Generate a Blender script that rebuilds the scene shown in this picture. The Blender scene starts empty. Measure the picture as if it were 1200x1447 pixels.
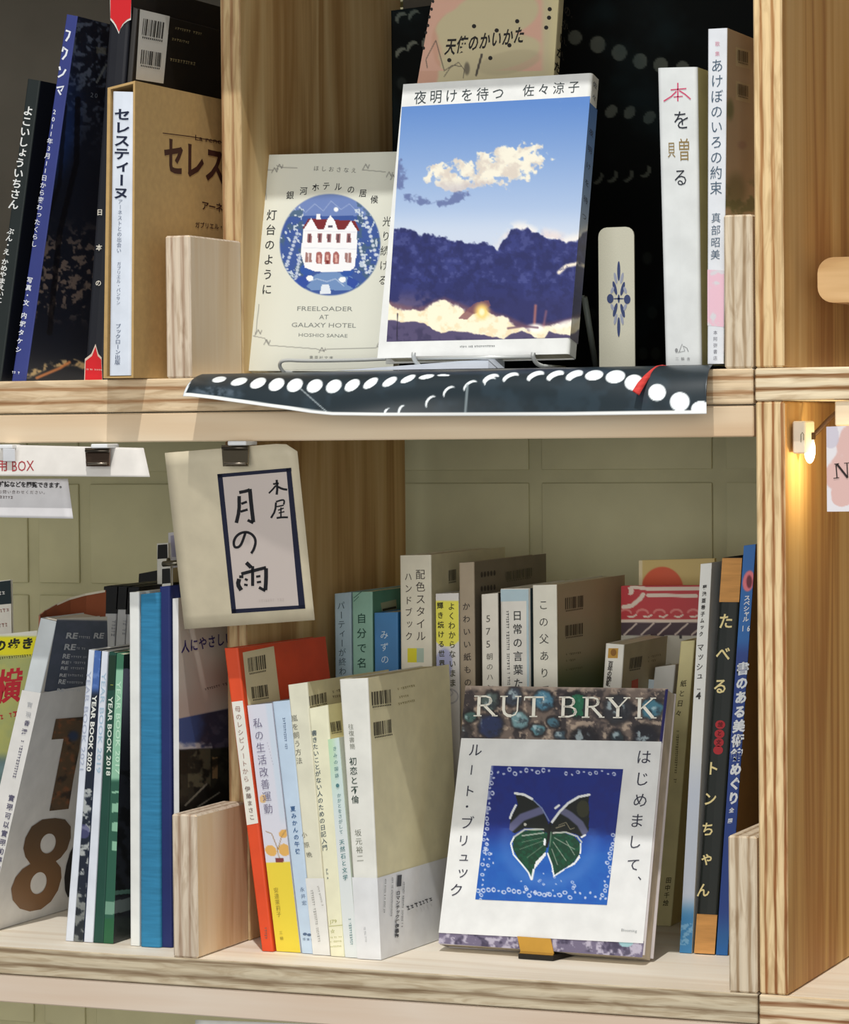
import bpy, bmesh, math, random
import numpy as np
from mathutils import Vector

S = bpy.context.scene
COL = S.collection
# ------------------------------------------------------------------ camera, world, light, exposure
W_PX, H_PX = 1200.0, 1447.0
F_PX = 4361.7
YAW, PITCH, ROLL = 0.39251546, 0.02585019, -0.00963331
CAM = np.array([0.55015399, -1.87264538, 0.35685884])
_f = np.array([-math.sin(YAW)*math.cos(PITCH), math.cos(YAW)*math.cos(PITCH), -math.sin(PITCH)])
_r0 = np.array([math.cos(YAW), math.sin(YAW), 0.0])
_u0 = np.cross(_r0, _f)
_r = math.cos(ROLL)*_r0 + math.sin(ROLL)*_u0
_u = -math.sin(ROLL)*_r0 + math.cos(ROLL)*_u0
cam_data = bpy.data.cameras.new('camera')
cam = bpy.data.objects.new('camera', cam_data)
COL.objects.link(cam)
from mathutils import Matrix
M = Matrix(((_r[0], _u[0], -_f[0], CAM[0]), (_r[1], _u[1], -_f[1], CAM[1]), (_r[2], _u[2], -_f[2], CAM[2]), (0, 0, 0, 1)))
cam.matrix_world = M
cam_data.sensor_fit = 'HORIZONTAL'
cam_data.sensor_width = 36.0
cam_data.lens = 36.0*F_PX/W_PX
cam_data.clip_start = 0.05
S.camera = cam

world = bpy.data.worlds.new('room_light')
S.world = world
world.use_nodes = True
bg = world.node_tree.nodes['Background']
bg.inputs[0].default_value = (0.93, 0.97, 1.0, 1)
bg.inputs[1].default_value = 0.17

def spot(name, loc, target, energy, color, size, angle=60, blend=0.3):
    d = bpy.data.lights.new(name, 'SPOT')
    d.energy = energy; d.color = color; d.shadow_soft_size = size
    d.spot_size = math.radians(angle); d.spot_blend = blend
    o = bpy.data.objects.new(name, d); COL.objects.link(o)
    o.location = loc
    o.rotation_euler = (Vector(target)-Vector(loc)).to_track_quat('-Z', 'Y').to_euler()
    return o
# ceiling track lamp above and in front of the shelves
spot('ceiling_spotlight', (0.06, -1.16, 2.95), (-0.2, 0.0, 0.4), 228, (1.0, 0.97, 0.93), 0.022, 40, 0.2)

# added broad soft fill behind the camera, standing in for general shop light
ad_ = bpy.data.lights.new('front_fill_light', 'AREA'); ad_.shape = 'RECTANGLE'; ad_.size = 3.0; ad_.size_y = 2.0; ad_.energy = 64; ad_.color = (1.0, 0.98, 0.94)
ao_ = bpy.data.objects.new('front_fill_light', ad_); COL.objects.link(ao_); ao_.location = (0.35, -3.1, 0.55)
ao_.rotation_euler = (Vector((-0.2, 0.2, 0.3))-Vector((0.35, -3.1, 0.55))).to_track_quat('-Z', 'Y').to_euler()

S.view_settings.view_transform = 'Standard'
S.view_settings.look = 'None'
S.view_settings.gamma = 1.0
S.view_settings.use_curve_mapping = False
S.view_settings.exposure = 0.0

# ------------------------------------------------------------------ projection helpers (photo pixel <-> point in the place)
def ray(px, py):
    px = np.asarray(px, float); py = np.asarray(py, float)
    return _f + _r*((px-600)/F_PX)[..., None] - _u*((py-723.5)/F_PX)[..., None]
def at(px, py, Y):
    d = ray(px, py); t = (Y-CAM[1])/d[..., 1]
    return CAM + d*t[..., None]
def onplane(px, py, p0, n):
    d = ray(px, py); t = ((np.asarray(p0)-CAM)@n)/(d@n)
    return CAM + d*t[..., None]
def proj(P):
    d = np.asarray(P, float)-CAM; z = d@_f
    return 600+F_PX*(d@_r)/z, 723.5-F_PX*(d@_u)/z
def xline(px, Y, z):
    """x of the point at depth Y, height z that shows at pixel column px"""
    a, b = -3.0, 3.0
    for _ in range(60):
        m = (a+b)/2
        if proj([m, Y, z])[0] < px: a = m
        else: b = m
    return (a+b)/2

def lin(c):
    c = np.asarray(c, float)/255.0
    return np.where(c <= 0.04045, c/12.92, ((c+0.055)/1.055)**2.4)
def lin4(c):
    l = lin(c); return (float(l[0]), float(l[1]), float(l[2]), 1.0)

# ------------------------------------------------------------------ materials
_mats = {}
def new_mat(name):
    m = bpy.data.materials.new(name); m.use_nodes = True
    nt = m.node_tree; b = nt.nodes['Principled BSDF']
    return m, nt, b
def paper(rgb, rough=0.55, var=0.05, scale=60, coat=0.0, spec=0.35):
    key = ('p', tuple(rgb), rough, var, coat)
    if key in _mats: return _mats[key]
    m, nt, b = new_mat('paper_%d_%d_%d' % tuple(rgb))
    n = nt.nodes.new('ShaderNodeTexNoise'); n.inputs['Scale'].default_value = scale; n.inputs['Detail'].default_value = 4
    tc = nt.nodes.new('ShaderNodeTexCoord'); nt.links.new(tc.outputs['Object'], n.inputs['Vector'])
    r = nt.nodes.new('ShaderNodeValToRGB')
    c = lin(rgb)
    lo = c*(1-var*1.6); hi = np.minimum(c*(1+var), 1)
    r.color_ramp.elements[0].position = 0.3; r.color_ramp.elements[0].color = (*lo, 1)
    r.color_ramp.elements[1].position = 0.7; r.color_ramp.elements[1].color = (*hi, 1)
    nt.links.new(n.outputs['Fac'], r.inputs['Fac']); nt.links.new(r.outputs['Color'], b.inputs['Base Color'])
    b.inputs['Roughness'].default_value = rough
    b.inputs['Specular IOR Level'].default_value = spec
    if coat: b.inputs['Coat Weight'].default_value = coat; b.inputs['Coat Roughness'].default_value = 0.12
    _mats[key] = m
    return m
def ink(rgb):
    return paper(rgb, 0.6, 0.0)
def metal(rgb, rough=0.35, met=0.0):
    key = ('m', tuple(rgb), rough, met)
    if key in _mats: return _mats[key]
    m, nt, b = new_mat('metal_%d_%d_%d' % tuple(rgb))
    n = nt.nodes.new('ShaderNodeTexNoise'); n.inputs['Scale'].default_value = 90
    mx = nt.nodes.new('ShaderNodeMix'); mx.data_type = 'RGBA'
    mx.inputs[6].default_value = lin4(rgb); mx.inputs[7].default_value = lin4([v*0.85 for v in rgb])
    nt.links.new(n.outputs['Fac'], mx.inputs[0]); nt.links.new(mx.outputs[2], b.inputs['Base Color'])
    b.inputs['Roughness'].default_value = rough; b.inputs['Metallic'].default_value = met
    _mats[key] = m
    return m
def printed():
    if 'printed' in _mats: return _mats['printed']
    m, nt, b = new_mat('printed_picture')
    a = nt.nodes.new('ShaderNodeAttribute'); a.attribute_name = 'Col'
    nt.links.new(a.outputs['Color'], b.inputs['Base Color'])
    b.inputs['Roughness'].default_value = 0.42; b.inputs['Specular IOR Level'].default_value = 0.4
    _mats['printed'] = m
    return m
def printed_matt():
    if 'printed_matt' in _mats: return _mats['printed_matt']
    m = printed().copy(); m.name = 'printed_matt'; b = m.node_tree.nodes['Principled BSDF']
    b.inputs['Roughness'].default_value = .7; b.inputs['Specular IOR Level'].default_value = .1
    _mats['printed_matt'] = m
    return m
def cloth(rgb, freq=900):
    m, nt, b = new_mat('cloth_%d_%d_%d' % tuple(rgb))
    tc = nt.nodes.new('ShaderNodeTexCoord')
    mp = nt.nodes.new('ShaderNodeMapping'); mp.inputs['Scale'].default_value = (40, 40, freq)
    n = nt.nodes.new('ShaderNodeTexNoise'); n.inputs['Scale'].default_value = 1.0; n.inputs['Detail'].default_value = 5
    nt.links.new(tc.outputs['Object'], mp.inputs[0]); nt.links.new(mp.outputs[0], n.inputs['Vector'])
    r = nt.nodes.new('ShaderNodeValToRGB'); c = lin(rgb)
    r.color_ramp.elements[0].position = 0.3; r.color_ramp.elements[0].color = (*(c*0.86), 1)
    r.color_ramp.elements[1].position = 0.72; r.color_ramp.elements[1].color = (*np.minimum(c*1.15+0.005, 1), 1)
    bp = nt.nodes.new('ShaderNodeBump'); bp.inputs['Strength'].default_value = 0.3; bp.inputs['Distance'].default_value = 0.0006
    nt.links.new(n.outputs['Fac'], r.inputs['Fac']); nt.links.new(r.outputs['Color'], b.inputs['Base Color'])
    nt.links.new(n.outputs['Fac'], bp.inputs['Height']); nt.links.new(bp.outputs[0], b.inputs['Normal'])
    b.inputs['Roughness'].default_value = 0.8
    return m
def wood(name, grain, cols, seed=0.0, across=26.0, rough=0.6, along=1.6, knots=True):
    """sawn face grain running along one axis ('x','y','z')"""
    m, nt, b = new_mat(name)
    g = nt.nodes.new('ShaderNodeNewGeometry')
    mp = nt.nodes.new('ShaderNodeMapping'); mp.inputs['Location'].default_value = (seed, seed*0.7, seed*1.3)
    sc = [across]*3; sc['xyz'.index(grain)] = along
    mp.inputs['Scale'].default_value = sc
    nt.links.new(g.outputs['Position'], mp.inputs[0])
    n = nt.nodes.new('ShaderNodeTexNoise'); n.inputs['Scale'].default_value = 1.0; n.inputs['Detail'].default_value = 3; n.inputs['Distortion'].default_value = 0.9
    nt.links.new(mp.outputs[0], n.inputs['Vector'])
    mp2 = nt.nodes.new('ShaderNodeMapping'); sc2 = [across*16]*3; sc2['xyz'.index(grain)] = along*9
    mp2.inputs['Scale'].default_value = sc2; nt.links.new(g.outputs['Position'], mp2.inputs[0])
    n2 = nt.nodes.new('ShaderNodeTexNoise'); n2.inputs['Scale'].default_value = 1.0; n2.inputs['Detail'].default_value = 3
    nt.links.new(mp2.outputs[0], n2.inputs['Vector'])
    mu = nt.nodes.new('ShaderNodeMath'); mu.operation = 'MULTIPLY'; mu.inputs[1].default_value = 3.2
    nt.links.new(n.outputs['Fac'], mu.inputs[0])
    fr = nt.nodes.new('ShaderNodeMath'); fr.operation = 'PINGPONG'; fr.inputs[1].default_value = 0.5
    nt.links.new(mu.outputs[0], fr.inputs[0])
    ad = nt.nodes.new('ShaderNodeMath'); ad.operation = 'MULTIPLY_ADD'; ad.inputs[1].default_value = 0.45
    nt.links.new(n2.outputs['Fac'], ad.inputs[0]); 
    m2 = nt.nodes.new('ShaderNodeMath'); m2.operation = 'MULTIPLY_ADD'; m2.inputs[1].default_value = 1.3; m2.inputs[2].default_value = -0.12
    nt.links.new(fr.outputs[0], m2.inputs[0]); nt.links.new(m2.outputs[0], ad.inputs[2])
    r = nt.nodes.new('ShaderNodeValToRGB'); cr = r.color_ramp
    cr.elements[0].position = 0.12; cr.elements[0].color = lin4(cols[0])
    cr.elements[1].position = 0.8; cr.elements[1].color = lin4(cols[2])
    e = cr.elements.new(0.42); e.color = lin4(cols[1])
    nt.links.new(ad.outputs[0], r.inputs['Fac']); nt.links.new(r.outputs['Color'], b.inputs['Base Color'])
    bp = nt.nodes.new('ShaderNodeBump'); bp.inputs['Strength'].default_value = 0.25; bp.inputs['Distance'].default_value = 0.0005
    nt.links.new(n2.outputs['Fac'], bp.inputs['Height']); nt.links.new(bp.outputs[0], b.inputs['Normal'])
    b.inputs['Roughness'].default_value = rough; b.inputs['Specular IOR Level'].default_value = 0.25
    return m
def ply(name, axis, along, origin, thick, layers, light, dark, wob=0.22, seed=0.0):
    """sawn plywood edge: veneers stacked along `axis`, running along `along`"""
    m, nt, b = new_mat(name)
    g = nt.nodes.new('ShaderNodeNewGeometry')
    sx = nt.nodes.new('ShaderNodeSeparateXYZ'); nt.links.new(g.outputs['Position'], sx.inputs[0])
    mp = nt.nodes.new('ShaderNodeMapping'); sc = [110]*3; sc['xyz'.index(along)] = 10
    mp.inputs['Scale'].default_value = sc; mp.inputs['Location'].default_value = (seed, seed, seed)
    nt.links.new(g.outputs['Position'], mp.inputs[0])
    n = nt.nodes.new('ShaderNodeTexNoise'); n.inputs['Scale'].default_value = 1.0; n.inputs['Detail'].default_value = 3
    n.inputs['Distortion'].default_value = 1.1
    nt.links.new(mp.outputs[0], n.inputs['Vector'])
    a = nt.nodes.new('ShaderNodeMath'); a.operation = 'SUBTRACT'; a.inputs[1].default_value = origin
    nt.links.new(sx.outputs['XYZ'.index(axis.upper())], a.inputs[0])
    d = nt.nodes.new('ShaderNodeMath'); d.operation = 'DIVIDE'; d.inputs[1].default_value = thick/layers*2
    nt.links.new(a.outputs[0], d.inputs[0])
    w = nt.nodes.new('ShaderNodeMath'); w.operation = 'MULTIPLY_ADD'; w.inputs[1].default_value = wob*2; 
    nt.links.new(n.outputs['Fac'], w.inputs[0]); nt.links.new(d.outputs[0], w.inputs[2])
    pp = nt.nodes.new('ShaderNodeMath'); pp.operation = 'PINGPONG'; pp.inputs[1].default_value = 0.5
    nt.links.new(w.outputs[0], pp.inputs[0])
    # fine streaks
    mp2 = nt.nodes.new('ShaderNodeMapping'); sc2 = [900]*3; sc2['xyz'.index(along)] = 30
    mp2.inputs['Scale'].default_value = sc2; nt.links.new(g.outputs['Position'], mp2.inputs[0])
    n2 = nt.nodes.new('ShaderNodeTexNoise'); n2.inputs['Scale'].default_value = 1.0; n2.inputs['Detail'].default_value = 2
    nt.links.new(mp2.outputs[0], n2.inputs['Vector'])
    ad = nt.nodes.new('ShaderNodeMath'); ad.operation = 'MULTIPLY_ADD'; ad.inputs[1].default_value = 0.35
    nt.links.new(n2.outputs['Fac'], ad.inputs[0]); nt.links.new(pp.outputs[0], ad.inputs[2])
    r = nt.nodes.new('ShaderNodeValToRGB'); cr = r.color_ramp
    cr.elements[0].position = 0.2; cr.elements[0].color = lin4(dark)
    cr.elements[1].position = 0.62; cr.elements[1].color = lin4(light)
    mid = [(x*0.45+y*0.55) for x, y in zip(light, dark)]
    e = cr.elements.new(0.3); e.color = lin4(mid)
    e = cr.elements.new(0.38); e.color = lin4([v*0.95 for v in light])
    nt.links.new(ad.outputs[0], r.inputs['Fac'])
    mp3 = nt.nodes.new('ShaderNodeMapping'); sc3 = [170]*3; sc3['xyz'.index(along)] = 22
    mp3.inputs['Scale'].default_value = sc3; mp3.inputs['Location'].default_value = (seed*3, seed*2, seed); nt.links.new(g.outputs['Position'], mp3.inputs[0])
    n3 = nt.nodes.new('ShaderNodeTexNoise'); n3.inputs['Scale'].default_value = 1.0; n3.inputs['Detail'].default_value = 4; n3.inputs['Distortion'].default_value = 1.5
    nt.links.new(mp3.outputs[0], n3.inputs['Vector'])
    r3 = nt.nodes.new('ShaderNodeValToRGB'); r3.color_ramp.elements[0].position = .36; r3.color_ramp.elements[0].color = (.62, .54, .46, 1); r3.color_ramp.elements[1].position = .56; r3.color_ramp.elements[1].color = (1, 1, 1, 1)
    nt.links.new(n3.outputs['Fac'], r3.inputs['Fac'])
    mm = nt.nodes.new('ShaderNodeMix'); mm.data_type = 'RGBA'; mm.blend_type = 'MULTIPLY'; mm.inputs[0].default_value = .65
    nt.links.new(r.outputs['Color'], mm.inputs[6]); nt.links.new(r3.outputs['Color'], mm.inputs[7]); nt.links.new(mm.outputs[2], b.inputs['Base Color'])
    bp = nt.nodes.new('ShaderNodeBump'); bp.inputs['Strength'].default_value = 0.5; bp.inputs['Distance'].default_value = 0.0008
    nt.links.new(ad.outputs[0], bp.inputs['Height']); nt.links.new(bp.outputs[0], b.inputs['Normal'])
    b.inputs['Roughness'].default_value = 0.75; b.inputs['Specular IOR Level'].default_value = 0.2
    return m

# ------------------------------------------------------------------ object helpers
def props(o, **k):
    for a, v in k.items():
        if v is not None: o[a] = v
    return o
def empty(name, loc, label, cat, group=None):
    o = bpy.data.objects.new(name, None); COL.objects.link(o); o.location = loc
    o.empty_display_size = 0.01
    return props(o, label=label, category=cat, group=group)
def mesh_obj(name, verts, faces, mats, parent=None, mi=None, smooth=False, cols=None):
    loc = np.array(parent.location) if parent is not None else np.zeros(3)
    p = parent
    while p is not None and p.parent is not None:
        p = p.parent; loc = loc+np.array(p.location)
    v = np.asarray(verts, float)-loc
    me = bpy.data.meshes.new(name)
    if isinstance(faces, np.ndarray):
        nf, k = faces.shape
        me.vertices.add(len(v)); me.vertices.foreach_set('co', v.ravel())
        me.loops.add(nf*k); me.loops.foreach_set('vertex_index', faces.ravel().astype(np.int32))
        me.polygons.add(nf)
        me.polygons.foreach_set('loop_start', (np.arange(nf)*k).astype(np.int32))
        me.update(calc_edges=True)
    else:
        me.from_pydata([tuple(x) for x in v], [], faces)
    for m in (mats if isinstance(mats, (list, tuple)) else [mats]): me.materials.append(m)
    if mi is not None: me.polygons.foreach_set('material_index', np.asarray(mi, np.int32))
    if smooth: me.polygons.foreach_set('use_smooth', np.ones(len(me.polygons), bool))
    if cols is not None:
        a = me.color_attributes.new('Col', 'FLOAT_COLOR', 'POINT')
        a.data.foreach_set('color', np.concatenate([cols, np.ones((len(cols), 1))], 1).astype(np.float32).ravel())
    me.update()
    o = bpy.data.objects.new(name, me); COL.objects.link(o)
    if parent is not None: o.parent = parent
    return o
def bm_obj(name, bm, mats, parent=None, smooth=False):
    bmesh.ops.recalc_face_normals(bm, faces=bm.faces)
    vs = [tuple(v.co) for v in bm.verts]; bm.verts.index_update()
    fs = [[v.index for v in f.verts] for f in bm.faces]; mi = [f.material_index for f in bm.faces]
    bm.free()
    return mesh_obj(name, vs, fs, mats, parent, mi, smooth)
def box_bm(x0, x1, y0, y1, z0, z1, bev=0.0006, bm=None, seg=1):
    own = bm is None
    if own: bm = bmesh.new()
    r = bmesh.ops.create_cube(bm, size=1.0)
    for v in r['verts']:
        v.co = Vector(((x0+x1)/2+v.co.x*(x1-x0), (y0+y1)/2+v.co.y*(y1-y0), (z0+z1)/2+v.co.z*(z1-z0)))
    if bev > 0:
        es = list({e for v in r['verts'] for e in v.link_edges})
        bmesh.ops.bevel(bm, geom=es, offset=bev, segments=seg, affect='EDGES', profile=0.5)
    return bm
def board(name, x0, x1, y0, y1, z0, z1, m_front, m_top, m_side, parent, bev=0.0008):
    bm = box_bm(x0, x1, y0, y1, z0, z1, bev)
    bmesh.ops.recalc_face_normals(bm, faces=bm.faces)
    for f in bm.faces:
        n = f.normal
        f.material_index = 0 if abs(n.y) > 0.6 else (1 if abs(n.z) > 0.6 else 2)
    return bm_obj(name, bm, [m_front, m_top, m_side], parent)
def tube(name, pts, rad, mat, parent=None, seg=10, closed=False):
    pts = [Vector(p) for p in pts]; n = len(pts)
    vs, fs = [], []
    prev = None
    for i, p in enumerate(pts):
        t = (pts[min(i+1, n-1)]-pts[max(i-1, 0)]).normalized()
        a = Vector((0, 0, 1)) if abs(t.z) < 0.9 else Vector((1, 0, 0))
        if prev is None: nx = t.cross(a).normalized()
        else: nx = (prev-t*prev.dot(t)).normalized()
        prev = nx; ny = t.cross(nx)
        for k in range(seg):
            an = 2*math.pi*k/seg
            vs.append(tuple(p+(nx*math.cos(an)+ny*math.sin(an))*rad))
    for i in range(n-1):
        for k in range(seg):
            fs.append([i*seg+k, i*seg+(k+1) % seg, (i+1)*seg+(k+1) % seg, (i+1)*seg+k])
    fs.append(list(range(seg))[::-1]); fs.append([(n-1)*seg+k for k in range(seg)])
    return mesh_obj(name, vs, fs, mat, parent, smooth=True)
def smooth_path(pts, it=3):
    pts = [np.array(p, float) for p in pts]
    for _ in range(it):
        q = [pts[0]]
        for a, b in zip(pts[:-1], pts[1:]): q += [a*0.75+b*0.25, a*0.25+b*0.75]
        q.append(pts[-1]); pts = q
    return pts

# ------------------------------------------------------------------ flat faces that carry print
COVER = {}
def onto(parent):
    return COVER.get(parent.name, parent) if parent is not None else None
class Face:
    def __init__(s, tl, tr, br, bl):
        s.c = [np.array(p, float) for p in (tl, tr, br, bl)]
        n = np.cross(s.c[1]-s.c[0], s.c[3]-s.c[0]); n /= np.linalg.norm(n)
        s.mid = sum(s.c)/4
        if (CAM-s.mid)@n < 0: n = -n
        s.n = n
        s.px = [np.array(proj(p)) for p in s.c]
        a = (s.px[1]-s.px[0]); s.uh = a/np.linalg.norm(a)
        a = (s.px[3]-s.px[0]); s.vh = a/np.linalg.norm(a)
    def p(s, x, y, off=0.0002):
        return onplane(x, y, s.c[0]+s.n*off, s.n)
    def uv(s, u, v, off=0.0):
        u = np.asarray(u, float)[..., None]; v = np.asarray(v, float)[..., None]
        tl, tr, br, bl = s.c
        return (tl*(1-u)+tr*u)*(1-v)+(bl*(1-u)+br*u)*v+s.n*off

_gl = {}
def glyph(t, bold=0.0):
    k = (t, bold)
    if k in _gl: return _gl[k]
    c = bpy.data.curves.new('g', 'FONT'); c.body = t; c.resolution_u = 2; c.size = 1.0; c.offset = bold
    o = bpy.data.objects.new('g', c); COL.objects.link(o)
    me = o.to_mesh()
    v = np.array([(p.co.x, p.co.y) for p in me.vertices]).reshape(-1, 2)
    f = [list(p.vertices) for p in me.polygons]
    o.to_mesh_clear(); bpy.data.objects.remove(o); bpy.data.curves.remove(c)
    _gl[k] = (v, f)
    return _gl[k]
class Ink:
    """collects print in one colour on one face"""
    def __init__(s, face, off=0.00025): s.f = face; s.v = []; s.q = []; s.n = 0; s.off = off
    def add(s, pts, faces):
        s.v.append(np.asarray(pts)); s.q += [[i+s.n for i in f] for f in faces]; s.n += len(pts)
    def col(s, text, x0, y0, x1, y1, w, h=None, bold=0.0, skew=None):
        n = len(text); vert = {'ー', '―', '~', '〜', '(', ')', '—'}
        pitch = math.hypot(x1-x0, y1-y0)/max(n-1, 1)
        vh = np.array([x1-x0, y1-y0])/max(math.hypot(x1-x0, y1-y0), 1e-6) if n > 1 else s.f.vh
        uh = s.f.uh if skew is None else np.array(skew)
        if h is None: h = min(pitch*0.98, w*1.05) if n > 1 else w
        for i, ch in enumerate(text):
            if ch in '  ': continue
            t = i/max(n-1, 1); c = np.array([x0+(x1-x0)*t, y0+(y1-y0)*t])
            v, f = glyph(ch, bold)
            if not len(v): continue
            gx = v[:, 0]-0.5; gy = v[:, 1]-0.36
            if ord(ch) < 256: gx = v[:, 0]-(v[:, 0].min()+v[:, 0].max())/2
            if ch in vert: gx, gy = gy, -gx
            if ch in 'っッょゃゅャュョィ、。ァ': gx = gx+0.1; gy = gy+0.1
            P = c[None]+uh[None]*(gx*w)[:, None]-vh[None]*(gy*h)[:, None]
            s.add(s.f.p(P[:, 0], P[:, 1], s.off), f)
        return s
    def row(s, text, x0, y0, x1, y1, w, h=None, bold=0.0):
        n = len(text); h = h or w
        for i, ch in enumerate(text):
            if ch in '  ': continue
            t = i/max(n-1, 1); c = np.array([x0+(x1-x0)*t, y0+(y1-y0)*t])
            v, f = glyph(ch, bold); gx = v[:, 0]-0.5; gy = v[:, 1]-0.36
            if ord(ch) < 256: gx = v[:, 0]-(v[:, 0].min()+v[:, 0].max())/2
            P = c[None]+s.f.uh[None]*(gx*w)[:, None]-s.f.vh[None]*(gy*h)[:, None]
            s.add(s.f.p(P[:, 0], P[:, 1], s.off), f)
        return s
    def line(s, text, x0, y0, x1, y1, h, bold=0.0, up=None):
        """whole latin line from baseline start to baseline end, cap height h"""
        v, f = glyph(text, bold); xa, xb = v[:, 0].min(), v[:, 0].max()
        d = np.array([x1-x0, y1-y0], float)
        if up is None: up = -s.f.vh
        up = np.array(up, float)/np.linalg.norm(up)
        P = np.array([x0, y0])[None]+d[None]*((v[:, 0]-xa)/(xb-xa))[:, None]+up[None]*(v[:, 1]*h/0.72)[:, None]
        s.add(s.f.p(P[:, 0], P[:, 1], s.off), f)
        return s
    def poly(s, pts):
        P = np.array(pts, float); s.add(s.f.p(P[:, 0], P[:, 1], s.off), [list(range(len(pts)))]); return s
    def stroke(s, pts, w):
        P = [np.array(p, float) for p in pts]
        vs, fs = [], []
        for i, p in enumerate(P):
            t = P[min(i+1, len(P)-1)]-P[max(i-1, 0)]; t /= max(np.linalg.norm(t), 1e-6)
            nn = np.array([-t[1], t[0]])*w/2
            vs += [p+nn, p-nn]
        for i in range(len(P)-1): fs.append([2*i, 2*i+1, 2*i+3, 2*i+2])
        V = np.array(vs); s.add(s.f.p(V[:, 0], V[:, 1], s.off), fs); return s
    def oval(s, cx, cy, a, b, rot=0, n=20):
        an = np.linspace(0, 2*math.pi, n, endpoint=False); r = math.radians(rot)
        x = a*np.cos(an); y = b*np.sin(an)
        return s.poly(np.stack([cx+x*math.cos(r)-y*math.sin(r), cy+x*math.sin(r)+y*math.cos(r)], 1))
    def smudge(s, x0, y0, x1, y1, h, seed=1, vertical=False):
        """a line of print too small to read: little separate marks"""
        rnd = random.Random(seed); L = math.hypot(x1-x0, y1-y0); d = np.array([x1-x0, y1-y0])/L
        q = np.array([-d[1], d[0]]); t = 0
        while t < L-0.4:
            w = h*rnd.uniform(0.45, 0.85)
            if rnd.random() > 0.12:
                c = np.array([x0, y0])+d*(t+w/2)
                a = h*0.5*rnd.uniform(0.7, 1.0)
                s.poly([c-d*w*.4-q*a, c+d*w*.4-q*a*.8, c+d*w*.4-q*a*.35, c-d*w*.4-q*a*.5])
                s.poly([c-d*w*.1-q*a*.4, c+d*w*.12-q*a*.4, c+d*w*.12+q*a*.9, c-d*w*.1+q*a*.9])
                if rnd.random() > .4: s.poly([c-d*w*.4+q*a*.5, c+d*w*.4+q*a*.4, c+d*w*.4+q*a*.75, c-d*w*.4+q*a*.8])
            t += w+h*0.12
        return s
    def build(s, name, rgb, parent):
        if not s.v: return None
        o = mesh_obj(name, np.concatenate(s.v), s.q, rgb if not isinstance(rgb, (tuple, list)) else ink(rgb), onto(parent))
        if 'lettering' in name or name in ('barcode', 'ornament'): o['kind'] = 'stuff'
        return o
def patch(face, pts, rgb, parent, name='label_sticker', off=0.00015, var=0.03):
    P = np.array(pts, float)
    return mesh_obj(name, face.p(P[:, 0], P[:, 1], off), [list(range(len(P)))], paper(rgb, var=var) if isinstance(rgb, (tuple, list)) else rgb, onto(parent))
def barcode(face, tl, tr, bl, parent, rgb=(70, 64, 50), seed=1, off=0.0003, digits=True):
    tl, tr, bl = (np.array(p, float) for p in (tl, tr, bl)); u = tr-tl; v = bl-tl
    rnd = random.Random(seed); k = Ink(face, off); t = 0.0
    while t < 0.97:
        w = rnd.choice([0.018, 0.03, 0.05, 0.07]); w = min(w, 1-t)
        k.poly([tl+u*t, tl+u*(t+w), tl+u*(t+w)+v*0.86, tl+u*t+v*0.86])
        t += w+rnd.choice([0.02, 0.03, 0.05])
    if digits:
        for i in range(11):
            a = 0.04+i*0.086
            k.poly([tl+u*a+v*0.93, tl+u*(a+.05)+v*0.93, tl+u*(a+.05)+v*1.03, tl+u*a+v*1.03])
    return k.build('barcode', rgb, parent)

# ---- painted pictures: colour per vertex of a dense flat grid
def vnoise(x, y, seed=0):
    xi = np.floor(x).astype(np.int64); yi = np.floor(y).astype(np.int64); xf = x-xi; yf = y-yi
    def h(a, b):
        n = (a*374761393+b*668265263+seed*2147483647) & 0xffffffff
        n = ((n ^ (n >> 13))*1274126177) & 0xffffffff
        return ((n ^ (n >> 16)) & 0xffff)/65535.0
    sx = xf*xf*(3-2*xf); sy = yf*yf*(3-2*yf)
    return (h(xi, yi)*(1-sx)+h(xi+1, yi)*sx)*(1-sy)+(h(xi, yi+1)*(1-sx)+h(xi+1, yi+1)*sx)*sy
def fbm(x, y, s, seed=0, o=4):
    r = 0; a = 0.5; t = 0
    for i in range(o): r = r+a*vnoise(x/s*2**i, y/s*2**i, seed+i*17); t += a; a *= 0.55
    return r/t
def sm(a, b, x):
    t = np.clip((x-a)/(b-a), 0, 1); return t*t*(3-2*t)
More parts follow.
